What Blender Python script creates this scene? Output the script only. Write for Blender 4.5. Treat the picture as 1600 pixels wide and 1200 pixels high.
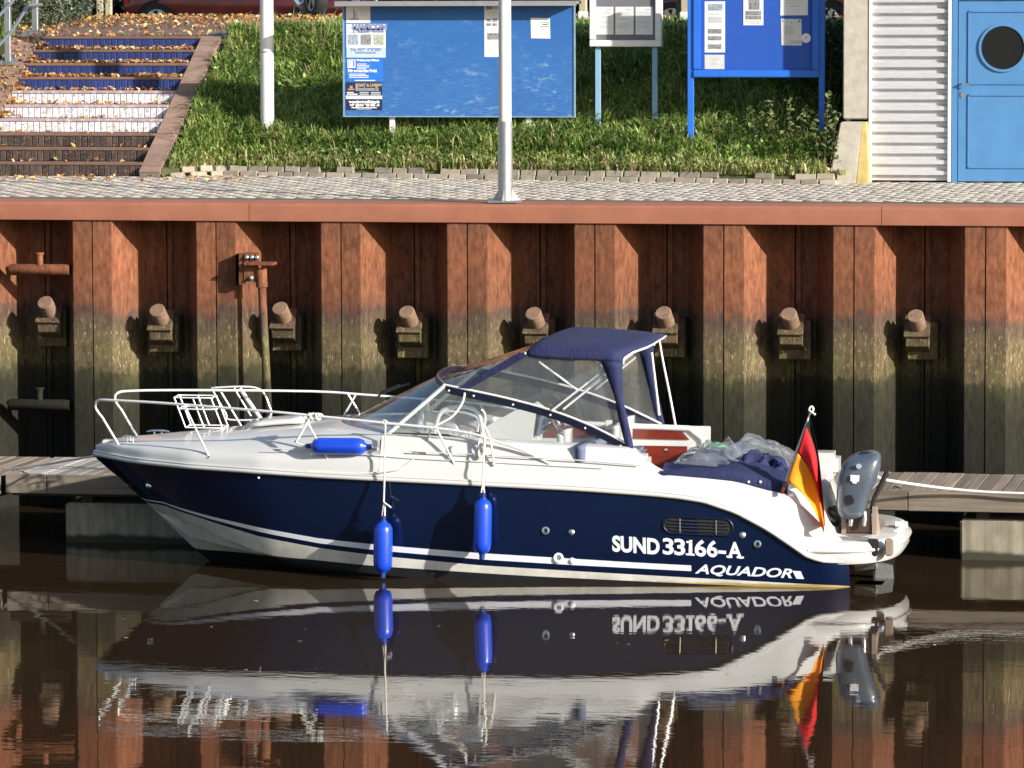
import bpy, bmesh, math, random
import numpy as np
from mathutils import Vector, Matrix, noise as mnoise
R = math.radians
rng = random.Random(7)
S = bpy.context.scene
for o in list(bpy.data.objects): bpy.data.objects.remove(o)

# ------------------------------------------------------------------ camera
F = 7300.0; PSI = R(10.8); PITCH = math.atan(620 / F); ROLL = 0.0029; HCAM = 5.42; DCAM = 47.5
CAM = np.array([DCAM * math.sin(PSI), -DCAM * math.cos(PSI), HCAM])
FW = np.array([-math.sin(PSI) * math.cos(PITCH), math.cos(PSI) * math.cos(PITCH), -math.sin(PITCH)])
_r0 = np.array([math.cos(PSI), math.sin(PSI), 0.0]); _u0 = np.cross(_r0, FW)
RT = _r0 * math.cos(ROLL) - _u0 * math.sin(ROLL); UP = _r0 * math.sin(ROLL) + _u0 * math.cos(ROLL)
cd = bpy.data.cameras.new('camera'); cam = bpy.data.objects.new('camera', cd); S.collection.objects.link(cam)
cd.sensor_width = 36.0; cd.lens = 36.0 * F / 1600.0; cd.clip_start = 0.5; cd.clip_end = 3000
cam.matrix_world = Matrix(((RT[0], UP[0], -FW[0], CAM[0]), (RT[1], UP[1], -FW[1], CAM[1]), (RT[2], UP[2], -FW[2], CAM[2]), (0, 0, 0, 1)))
S.camera = cam
# ------------------------------------------------------------------ sky, sun, exposure
SUN_AZ = R(62); SUN_EL = R(21)          # azimuth measured from -Y (towards the camera) to +X
sdir = Vector((math.sin(SUN_AZ) * math.cos(SUN_EL), -math.cos(SUN_AZ) * math.cos(SUN_EL), math.sin(SUN_EL)))
W = bpy.data.worlds.new('World'); S.world = W; W.use_nodes = True
wn = W.node_tree.nodes; wl = W.node_tree.links
bg = wn['Background']; sky = wn.new('ShaderNodeTexSky'); sky.sky_type = 'NISHITA'; sky.sun_disc = False
sky.sun_elevation = SUN_EL; sky.sun_rotation = math.atan2(sdir.x, sdir.y)
sky.air_density = 1.0; sky.dust_density = 1.5; sky.ozone_density = 1.0
wl.new(sky.outputs[0], bg.inputs[0]); bg.inputs[1].default_value = 0.095
sd = bpy.data.lights.new('sun', 'SUN'); sun = bpy.data.objects.new('sun', sd); S.collection.objects.link(sun)
sd.energy = 5.0; sd.angle = R(0.8); sd.color = (1.0, 0.955, 0.89)
sun.rotation_euler = sdir.to_track_quat('Z', 'Y').to_euler(); sun.location = (20, -20, 20)
vs = S.view_settings; vs.view_transform = 'Standard'; vs.look = 'None'; vs.gamma = 1.0; vs.use_curve_mapping = False
vs.exposure = 0.75
S.cycles.use_denoising = True
S.cycles.max_bounces = 8; S.cycles.transparent_max_bounces = 24; S.cycles.glossy_bounces = 5
S.cycles.caustics_reflective = False; S.cycles.caustics_refractive = False; S.cycles.sample_clamp_indirect = 6.0

# ------------------------------------------------------------------ helpers
def ray(x, y): return FW + RT * ((x - 800) / F) - UP * ((y - 600) / F)
def PY(x, y, Y):
    v = ray(x, y); return CAM + v * ((Y - CAM[1]) / v[1])
def PX(x, y, X):
    v = ray(x, y); return CAM + v * ((X - CAM[0]) / v[0])
def PZ(x, y, Z):
    v = ray(x, y); return CAM + v * ((Z - CAM[2]) / v[2])
ORG = {}
class MB:
    def __init__(s): s.v = []; s.f = []; s.m = []
    def add(s, vs_, fs, m=0):
        n = len(s.v); s.v += [tuple(map(float, p)) for p in vs_]
        for f in fs: s.f.append(tuple(i + n for i in f)); s.m.append(m)
        return s
    def box(s, lo, hi, m=0, M=None):
        x0, y0, z0 = lo; x1, y1, z1 = hi
        vs_ = [(x0, y0, z0), (x1, y0, z0), (x1, y1, z0), (x0, y1, z0), (x0, y0, z1), (x1, y0, z1), (x1, y1, z1), (x0, y1, z1)]
        if M is not None: vs_ = [M @ Vector(p) for p in vs_]
        return s.add(vs_, [(0, 3, 2, 1), (4, 5, 6, 7), (0, 1, 5, 4), (1, 2, 6, 5), (2, 3, 7, 6), (3, 0, 4, 7)], m)
    def tube(s, pts, r, n=8, m=0, closed=False, caps=True):
        P = [Vector(p) for p in pts]; k = len(P)
        rr = r if isinstance(r, (list, tuple)) else [r] * k
        rings = []; prev = None
        for i in range(k):
            if closed: t = P[(i + 1) % k] - P[i - 1]
            else: t = P[min(i + 1, k - 1)] - P[max(i - 1, 0)]
            t = t.normalized() if t.length > 1e-9 else Vector((1, 0, 0))
            if prev is None: a = t.orthogonal().normalized()
            else:
                a = prev - t * prev.dot(t); a = a.normalized() if a.length > 1e-6 else t.orthogonal().normalized()
            prev = a; b = t.cross(a)
            rings.append([P[i] + (a * math.cos(2 * math.pi * j / n) + b * math.sin(2 * math.pi * j / n)) * rr[i] for j in range(n)])
        base = len(s.v); vs_ = [q for ring in rings for q in ring]; fs = []
        for i in range(k if closed else k - 1):
            i2 = (i + 1) % k
            for j in range(n): fs.append((i * n + j, i * n + (j + 1) % n, i2 * n + (j + 1) % n, i2 * n + j))
        if caps and not closed: fs += [tuple(range(n - 1, -1, -1)), tuple((k - 1) * n + j for j in range(n))]
        return s.add(vs_, fs, m)
    def grid(s, rows, m=0, flip=False, mf=None, closed=False):
        k = len(rows); n = len(rows[0]); base = len(s.v)
        vs_ = [q for r_ in rows for q in r_]; s.v += [tuple(map(float, p)) for p in vs_]
        for i in range(k if closed else k - 1):
            for j in range(n - 1):
                i2 = (i + 1) % k
                f = (i * n + j, i * n + j + 1, i2 * n + j + 1, i2 * n + j)
                if flip: f = f[::-1]
                s.f.append(tuple(q + base for q in f)); s.m.append(mf(i, j) if mf else m)
        return s
    def lathe(s, prof, org, axis, n=20, m=0):
        ax = Vector(axis).normalized(); a = ax.orthogonal().normalized(); b = ax.cross(a); o = Vector(org)
        rows = [[o + ax * h + (a * math.cos(2 * math.pi * j / n) + b * math.sin(2 * math.pi * j / n)) * max(r_, 1e-4) for j in range(n + 1)] for r_, h in prof]
        return s.grid(rows, m, flip=True)
    def prism(s, poly, ax, lo, hi, m=0):
        # poly: 2-D points in the two remaining axes (cyclic order x,y,z), extruded along ax
        def mk(p, h):
            return {'x': (h, p[0], p[1]), 'y': (p[0], h, p[1]), 'z': (p[0], p[1], h)}[ax]
        n = len(poly); vs_ = [mk(p, lo) for p in poly] + [mk(p, hi) for p in poly]
        fs = [tuple(range(n)), tuple(range(2 * n - 1, n - 1, -1))] + [(i, i + n, (i + 1) % n + n, (i + 1) % n) for i in range(n)]
        return s.add(vs_, fs, m)
    def solid(s, pts, d, m=0):
        # a sheet polygon with thickness vector d
        n = len(pts); d = Vector(d); P = [Vector(p) for p in pts]
        vs_ = P + [p + d for p in P]
        fs = [tuple(range(n)), tuple(range(2 * n - 1, n - 1, -1))] + [(i, i + n, (i + 1) % n + n, (i + 1) % n) for i in range(n)]
        return s.add(vs_, fs, m)
    def build(s, name, mats, parent=None, smooth=None, bevel=0, xf=None, thick=0, seg=2, sub=0, org=None):
        vv = s.v if xf is None else [xf(p) for p in s.v]
        if parent is not None: o0 = ORG[parent.name]
        elif org is not None: o0 = Vector(org)
        else:
            a = np.array(vv); o0 = Vector(((a[:, 0].min() + a[:, 0].max()) / 2, (a[:, 1].min() + a[:, 1].max()) / 2, a[:, 2].min()))
        me = bpy.data.meshes.new(name)
        me.from_pydata([(p[0] - o0[0], p[1] - o0[1], p[2] - o0[2]) for p in vv], [], s.f)
        if not isinstance(mats, (list, tuple)): mats = [mats]
        for m in mats: me.materials.append(m)
        me.polygons.foreach_set('material_index', s.m)
        bm = bmesh.new(); bm.from_mesh(me)
        bmesh.ops.remove_doubles(bm, verts=bm.verts, dist=1e-5)
        bmesh.ops.recalc_face_normals(bm, faces=bm.faces)
        if bevel: bmesh.ops.bevel(bm, geom=[e for e in bm.edges if len(e.link_faces) == 2 and e.calc_face_angle(0) > .5], offset=bevel, segments=seg, affect='EDGES', clamp_overlap=True)
        bm.to_mesh(me); bm.free()
        if smooth:
            me.polygons.foreach_set('use_smooth', [True] * len(me.polygons)); me.set_sharp_from_angle(angle=R(smooth))
        me.update()
        return link(name, me, parent, o0, thick, sub)
def link(name, me, parent, o0, thick=0, sub=0):
    o = bpy.data.objects.new(name, me); S.collection.objects.link(o)
    if parent is not None: o.parent = parent
    else: o.location = o0
    ORG[o.name] = Vector(o0)
    if thick:
        md = o.modifiers.new('thickness', 'SOLIDIFY'); md.thickness = thick; md.offset = 0
    if sub:
        md = o.modifiers.new('smooth', 'SUBSURF'); md.levels = sub; md.render_levels = sub
    return o
def tag(o, label, cat, group=None):
    o['label'] = label; o['category'] = cat
    if group: o['group'] = group
    return o
def kind(o, k): o['kind'] = k; return o
def thing(name, label, cat, loc, group=None):
    o = bpy.data.objects.new(name, None); o.empty_display_size = .2; S.collection.objects.link(o)
    o.location = loc; ORG[o.name] = Vector(loc); tag(o, label, cat, group); return o
def share(src, parent, off, name=None):
    # another object with the same mesh, shifted by off in its parent's space
    o = bpy.data.objects.new(name or src.name.split('.')[0], src.data); S.collection.objects.link(o)
    o.parent = parent; o.location = off; ORG[o.name] = ORG[parent.name]; return o
def raw(name, V, Fq, mat, parent=None, col=None, smooth=False, org=(0, 0, 0)):
    me = bpy.data.meshes.new(name); nv = len(V); nf = len(Fq); k = Fq.shape[1]
    me.vertices.add(nv); me.vertices.foreach_set('co', np.asarray(V, np.float32).ravel())
    me.loops.add(nf * k); me.loops.foreach_set('vertex_index', np.asarray(Fq, np.int32).ravel())
    me.polygons.add(nf); me.polygons.foreach_set('loop_start', np.arange(0, nf * k, k, dtype=np.int32))
    me.materials.append(mat)
    if col is not None:
        a = me.color_attributes.new('tint', 'FLOAT_COLOR', 'POINT')
        a.data.foreach_set('color', np.concatenate([col, np.ones((nv, 1))], 1).astype(np.float32).ravel())
    me.update(calc_edges=True); me.validate()
    return link(name, me, parent, Vector(org))

# ------------------------------------------------------------------ materials
class NT:
    def __init__(s, name):
        s.mat = bpy.data.materials.new(name); s.mat.use_nodes = True; s.t = s.mat.node_tree
        s.p = s.t.nodes['Principled BSDF']; s.out = s.t.nodes['Material Output']
    def n(s, typ, **kw):
        nd = s.t.nodes.new(typ)
        for k, v in kw.items():
            if k in nd.inputs and not hasattr(nd, k): nd.inputs[k].default_value = v
            else: setattr(nd, k, v)
        return nd
    def l(s, a, b): s.t.links.new(a, b)
    def pos(s, scale=(1, 1, 1), obj=False):
        if obj: src = s.n('ShaderNodeTexCoord').outputs['Object']
        else: src = s.n('ShaderNodeNewGeometry').outputs['Position']
        mp = s.n('ShaderNodeMapping'); mp.inputs['Scale'].default_value = scale; s.l(src, mp.inputs['Vector']); return mp.outputs[0]
    def noise(s, vec, scale, detail=4, rough=.55):
        nd = s.n('ShaderNodeTexNoise'); nd.inputs['Scale'].default_value = scale; nd.inputs['Detail'].default_value = detail
        nd.inputs['Roughness'].default_value = rough; s.l(vec, nd.inputs['Vector']); return nd.outputs['Fac']
    def math(s, op, a, b=None, clamp=False):
        nd = s.n('ShaderNodeMath', operation=op, use_clamp=clamp)
        for i, q in enumerate((a, b)):
            if q is None: continue
            if isinstance(q, (int, float)): nd.inputs[i].default_value = q
            else: s.l(q, nd.inputs[i])
        return nd.outputs[0]
    def mix(s, fac, a, b, mode='MIX'):
        nd = s.n('ShaderNodeMix', data_type='RGBA', blend_type=mode)
        for i, q in ((0, fac), (6, a), (7, b)):
            if isinstance(q, (int, float)): nd.inputs[i].default_value = q
            elif isinstance(q, (tuple, list)): nd.inputs[i].default_value = (*q[:3], 1)
            else: s.l(q, nd.inputs[i])
        return nd.outputs[2]
    def ramp(s, fac, stops, interp='LINEAR'):
        nd = s.n('ShaderNodeValToRGB'); cr = nd.color_ramp; cr.interpolation = interp
        while len(cr.elements) < len(stops): cr.elements.new(0.5)
        for e, (p, c) in zip(cr.elements, stops):
            e.position = p; e.color = (*c, 1) if isinstance(c, (tuple, list)) else (c, c, c, 1)
        s.l(fac, nd.inputs[0]); return nd.outputs[0]
    def bump(s, h, strength=.3, dist=.01):
        nd = s.n('ShaderNodeBump'); nd.inputs['Strength'].default_value = strength; nd.inputs['Distance'].default_value = dist
        s.l(h, nd.inputs['Height']); s.l(nd.outputs[0], s.p.inputs['Normal'])
    def base(s, c):
        if isinstance(c, (tuple, list)): s.p.inputs['Base Color'].default_value = (*c, 1)
        else: s.l(c, s.p.inputs['Base Color'])
    def rough(s, r_):
        if isinstance(r_, (int, float)): s.p.inputs['Roughness'].default_value = r_
        else: s.l(r_, s.p.inputs['Roughness'])
def M(name, col, rough=.6, metal=0.0, var=.12, nscale=6, bump=0.0, bscale=80, coat=0.0, scale=(1, 1, 1), obj=False, rvar=.1, spec=.5):
    t = NT(name); v = t.pos(scale, obj)
    f = t.noise(v, nscale, 6, .6)
    t.base(t.ramp(f, [(.25, tuple(c * (1 - var) for c in col)), (.75, tuple(min(1, c * (1 + var)) for c in col))]))
    t.rough(t.math('ADD', rough - rvar / 2, t.math('MULTIPLY', f, rvar)))
    t.p.inputs['Metallic'].default_value = metal; t.p.inputs['Coat Weight'].default_value = coat; t.p.inputs['Coat Roughness'].default_value = .05
    t.p.inputs['Specular IOR Level'].default_value = spec
    if bump: t.bump(t.noise(v, bscale, 3), bump, .01)
    return t.mat
def rust_wall():
    t = NT('rusty_sheet_pile'); g = t.n('ShaderNodeNewGeometry').outputs['Position']
    sx = t.n('ShaderNodeSeparateXYZ'); t.l(g, sx.inputs[0])
    big = t.noise(t.pos((1, 1, .5)), 2.2, 4); fine = t.noise(t.pos((1, 1, .35)), 22, 6, .65); streak = t.noise(t.pos((14, 14, .7)), 1.6, 5, .6)
    z = t.math('ADD', sx.outputs[2], t.math('ADD', t.math('MULTIPLY', t.math('SUBTRACT', big, .5), .24), t.math('MULTIPLY', t.math('SUBTRACT', streak, .5), .20)))
    oi = t.n('ShaderNodeObjectInfo').outputs['Random']; rag = t.noise(t.pos((1, 1, .6)), 9, 5, .7)
    z = t.math('ADD', z, t.math('ADD', t.math('MULTIPLY', t.math('SUBTRACT', oi, .5), .12), t.math('MULTIPLY', t.math('SUBTRACT', rag, .5), .22)))
    zz = t.math('DIVIDE', z, 3.3)
    c = t.ramp(zz, [(0, (.013, .013, .010)), (.30, (.017, .017, .011)), (.41, (.026, .026, .015)), (.446, (.040, .038, .020)), (.454, (.092, .074, .040)), (.53, (.125, .096, .052)),
                    (.60, (.10, .071, .048)), (.632, (.095, .058, .046)), (.656, (.175, .074, .042)), (.80, (.225, .087, .042)), (.93, (.19, .08, .045)), (1, (.115, .062, .046))])
    c = t.mix(t.ramp(fine, [(.3, 0), (.7, 1)]), t.mix(1, c, (.50, .46, .46), 'MULTIPLY'), t.mix(1, c, (1.3, 1.27, 1.22), 'MULTIPLY'))
    patch = t.noise(t.pos((1, 1, .8)), 5.5, 6, .7); c = t.mix(t.math('MULTIPLY', t.ramp(patch, [(.50, 0), (.62, 1)]), .5), c, t.mix(1, c, (.55, .52, .55), 'MULTIPLY'))
    c = t.mix(t.math('MULTIPLY', t.ramp(streak, [(.52, 0), (.75, 1)]), .45), c, t.mix(1, c, (.45, .38, .36), 'MULTIPLY'))
    # pale lichen flecks in the splash zone
    band = t.math('MULTIPLY', t.ramp(zz, [(.44, 0), (.48, 1), (.58, 1), (.63, 0)]), t.ramp(t.noise(t.pos((1, 1, .3)), 46, 5, .7), [(.56, 0), (.66, 1)]))
    c = t.mix(t.math('MULTIPLY', band, .7), c, (.42, .36, .17))
    gr = t.math('MULTIPLY', t.ramp(zz, [(.38, 0), (.47, .8), (.60, .5), (.68, 0)]), t.ramp(t.noise(t.pos((1.5, 1.5, .6)), 3.3, 4), [(.5, 0), (.68, 1)]))
    c = t.mix(t.math('MULTIPLY', gr, .55), c, (.09, .10, .03))
    kk = t.math('ADD', .80, t.math('MULTIPLY', oi, .38)); cx = t.n('ShaderNodeCombineXYZ')
    for i in range(3): t.l(kk, cx.inputs[i])
    c = t.mix(1, c, cx.outputs[0], 'MULTIPLY')
    t.base(c); t.rough(.82); t.p.inputs['Specular IOR Level'].default_value = .25
    t.bump(t.math('ADD', fine, t.math('MULTIPLY', streak, .6)), .35, .012)
    return t.mat
def water_mat():
    t = NT('harbour_water'); t.base((.027, .0165, .0085)); t.rough(.012); t.p.inputs['IOR'].default_value = 1.36
    t.p.inputs['Specular IOR Level'].default_value = .5
    a = t.noise(t.pos((.55, 1.0, 1)), 1.6, 3, .5); b = t.noise(t.pos((.7, 1.6, 1)), 7.5, 3, .5); c = t.noise(t.pos((.25, .4, 1)), .8, 2)
    h = t.math('ADD', t.math('MULTIPLY', a, .0018), t.math('MULTIPLY', t.math('MULTIPLY', b, .00038), t.ramp(c, [(.35, .3), (.7, 1.6)])))
    nd = t.n('ShaderNodeBump'); nd.inputs['Strength'].default_value = 1.0; nd.inputs['Distance'].default_value = 1.0
    t.l(h, nd.inputs['Height']); t.l(nd.outputs[0], t.p.inputs['Normal'])
    return t.mat
def sheet_mat(name, tint, refl=.06, haze=.08, rough=.02, wav=0, tintr=(1, 1, 1), ior=1.5):
    # thin transparent sheet: clear film or pane
    t = NT(name); nt = t.t; nt.nodes.remove(t.p)
    tr = t.n('ShaderNodeBsdfTransparent'); tr.inputs[0].default_value = (*tint, 1)
    gl = t.n('ShaderNodeBsdfGlossy'); gl.inputs['Roughness'].default_value = rough; gl.inputs[0].default_value = (*tintr, 1)
    df = t.n('ShaderNodeBsdfDiffuse'); df.inputs[0].default_value = (.7, .74, .78, 1)
    lw = t.n('ShaderNodeFresnel'); bf = t.n('ShaderNodeNewGeometry').outputs['Backfacing']
    t.l(t.math('SUBTRACT', ior, t.math('MULTIPLY', bf, ior - 1 / ior)), lw.inputs[0])   # thin sheet: same reflectance from both faces
    if wav:
        bp = t.n('ShaderNodeBump'); bp.inputs['Strength'].default_value = wav; bp.inputs['Distance'].default_value = .03
        t.l(t.noise(t.pos((1, 1, 1)), 7, 3), bp.inputs['Height']); t.l(bp.outputs[0], gl.inputs['Normal']); t.l(bp.outputs[0], lw.inputs['Normal'])
    m1 = t.n('ShaderNodeMixShader'); m1.inputs[0].default_value = haze; t.l(tr.outputs[0], m1.inputs[1]); t.l(df.outputs[0], m1.inputs[2])
    m2 = t.n('ShaderNodeMixShader'); t.l(t.math('ADD', lw.outputs[0], refl, True), m2.inputs[0]); t.l(m1.outputs[0], m2.inputs[1]); t.l(gl.outputs[0], m2.inputs[2])
    t.l(m2.outputs[0], t.out.inputs[0]); return t.mat
def tint_mat(name, rough=.55, transl=.25, gain=1.0):
    t = NT(name); a = t.n('ShaderNodeVertexColor', layer_name='tint'); c = a.outputs[0]
    t.base(c); t.rough(rough); t.p.inputs['Specular IOR Level'].default_value = .25
    tl = t.n('ShaderNodeBsdfTranslucent'); t.l(c, tl.inputs[0]); mx = t.n('ShaderNodeMixShader'); mx.inputs[0].default_value = transl
    t.l(t.p.outputs[0], mx.inputs[1]); t.l(tl.outputs[0], mx.inputs[2]); t.l(mx.outputs[0], t.out.inputs[0]); return t.mat
def canvas():
    t = NT('navy_canvas'); a = t.noise(t.pos((1, 1, 1)), 5, 4, .6); b_ = t.noise(t.pos((3, 3, 1)), 14, 3); w = t.noise(t.pos(), 900, 2)
    t.base(t.ramp(a, [(.3, (.0075, .012, .055)), (.7, (.012, .018, .078))])); t.rough(.82); t.bump(t.math('ADD', t.math('MULTIPLY', a, 1.0), t.math('ADD', t.math('MULTIPLY', b_, .3), t.math('MULTIPLY', w, .03))), .55, .035); return t.mat
def cloth(name, col, transl=.35):
    t = NT(name); t.base(col); t.rough(.8); tl = t.n('ShaderNodeBsdfTranslucent'); tl.inputs[0].default_value = (*col, 1); mx = t.n('ShaderNodeMixShader'); mx.inputs[0].default_value = transl
    t.bump(t.noise(t.pos(), 60, 3), .2, .004); t.l(t.p.outputs[0], mx.inputs[1]); t.l(tl.outputs[0], mx.inputs[2]); t.l(mx.outputs[0], t.out.inputs[0]); return t.mat
def wood(name, col, dark, axis='y', scale=14, rough=.75, coat=0):
    t = NT(name); sc = {'x': (.5, 9, 9), 'y': (9, .5, 9), 'z': (9, 9, .5)}[axis]
    oi = t.n('ShaderNodeObjectInfo'); v = t.pos(sc); ad = t.n('ShaderNodeVectorMath', operation='ADD'); t.l(v, ad.inputs[0]); t.l(oi.outputs['Random'], ad.inputs[1])
    f = t.noise(ad.outputs[0], scale / 9, 6, .65); c = t.ramp(f, [(.3, dark), (.7, col)])
    k = t.math('ADD', .62, t.math('MULTIPLY', oi.outputs['Random'], .7)); cc = t.n('ShaderNodeCombineXYZ')
    for i in range(3): t.l(k, cc.inputs[i])
    t.base(t.mix(1, c, cc.outputs[0], 'MULTIPLY')); t.rough(rough); t.p.inputs['Coat Weight'].default_value = coat
    t.bump(f, .3, .006); return t.mat
def objvar(name, col, amt=.5, rough=.8, nscale=9, splat=None, bump=.2):
    # colour that differs from piece to piece; splat = second colour worn through in patches
    t = NT(name); oi = t.n('ShaderNodeObjectInfo'); v = t.pos()
    k = t.math('ADD', 1 - amt / 2, t.math('MULTIPLY', oi.outputs['Random'], amt)); cc = t.n('ShaderNodeCombineXYZ')
    for i in range(3): t.l(k, cc.inputs[i])
    f = t.noise(v, nscale, 6, .65); c = t.mix(1, t.ramp(f, [(.25, tuple(q * .75 for q in col)), (.75, tuple(min(q * 1.2, 1) for q in col))]), cc.outputs[0], 'MULTIPLY')
    if splat: c = t.mix(t.ramp(t.noise(v, nscale * 2.3, 5, .7), [(.54, 0), (.62, 1)]), c, splat)
    t.base(c); t.rough(rough); t.bump(f, bump, .006); return t.mat
def pavers_mat():
    t = NT('paver_stone'); a = t.n('ShaderNodeVertexColor', layer_name='tint').outputs[0]; f = t.noise(t.pos(), 30, 5, .7)
    t.base(t.mix(t.ramp(f, [(.3, 0), (.75, 1)]), t.mix(1, a, (.72, .7, .68), 'MULTIPLY'), a)); t.rough(.85); t.bump(f, .25, .004); return t.mat
def stained(name, c1, c2, cw, zw, rough=.88):
    # wet growth and scum above the waterline, streaks running down
    t = NT(name); sep = t.n('ShaderNodeSeparateXYZ'); t.l(t.n('ShaderNodeNewGeometry').outputs['Position'], sep.inputs[0])
    st = t.noise(t.pos((7, 7, .5)), 1.5, 6, .65); bl = t.noise(t.pos(), 5, 6, .65)
    c = t.mix(t.ramp(st, [(.38, 0), (.66, 1)]), c2, c1); c = t.mix(t.ramp(bl, [(.35, .5), (.6, 0)]), c, t.mix(1, c, (.55, .55, .52), 'MULTIPLY'))
    z = t.math('DIVIDE', t.math('ADD', sep.outputs[2], t.math('MULTIPLY', t.math('SUBTRACT', bl, .5), zw)), zw)
    t.base(t.mix(t.ramp(z, [(.55, 1), (.95, 0)]), c, cw)); t.rough(rough); t.bump(bl, .3 if rough > .6 else .02, .008); return t.mat
def blueboard():
    t = NT('weathered_blue_board'); big = t.noise(t.pos((.8, 1, 1)), 1.9, 4)
    wp = t.n('ShaderNodeVectorMath', operation='ADD'); nz = t.n('ShaderNodeTexNoise'); nz.inputs['Scale'].default_value = 1.6; nz.inputs['Detail'].default_value = 3; t.l(t.pos(), nz.inputs['Vector'])
    sc = t.n('ShaderNodeVectorMath', operation='SCALE'); sc.inputs['Scale'].default_value = 2.6; t.l(nz.outputs['Color'], sc.inputs[0]); t.l(t.pos((.9, 1, 4.5)), wp.inputs[0]); t.l(sc.outputs[0], wp.inputs[1])
    grain = t.noise(wp.outputs[0], 2.6, 6, .68); fineg = t.noise(t.pos((3, 1, 30)), 2.5, 4, .7)
    sep = t.n('ShaderNodeSeparateXYZ'); t.l(t.n('ShaderNodeNewGeometry').outputs['Position'], sep.inputs[0])
    low = t.ramp(t.math('SUBTRACT', sep.outputs[2], 3.95), [(0, 1.0), (.5, .75), (.95, .2)])
    w = t.math('MULTIPLY', t.math('MULTIPLY', t.ramp(grain, [(.55, 0), (.72, 1)]), t.ramp(big, [(.36, .15), (.62, 1)])), low)
    w2 = t.math('ADD', t.math('MULTIPLY', w, .95), t.math('MULTIPLY', t.math('MULTIPLY', t.ramp(fineg, [(.45, 0), (.8, 1)]), low), .30), True)
    t.base(t.mix(w2, t.mix(big, (.018, .10, .34), (.03, .145, .40)), (.30, .44, .60))); t.rough(.5); return t.mat

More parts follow.
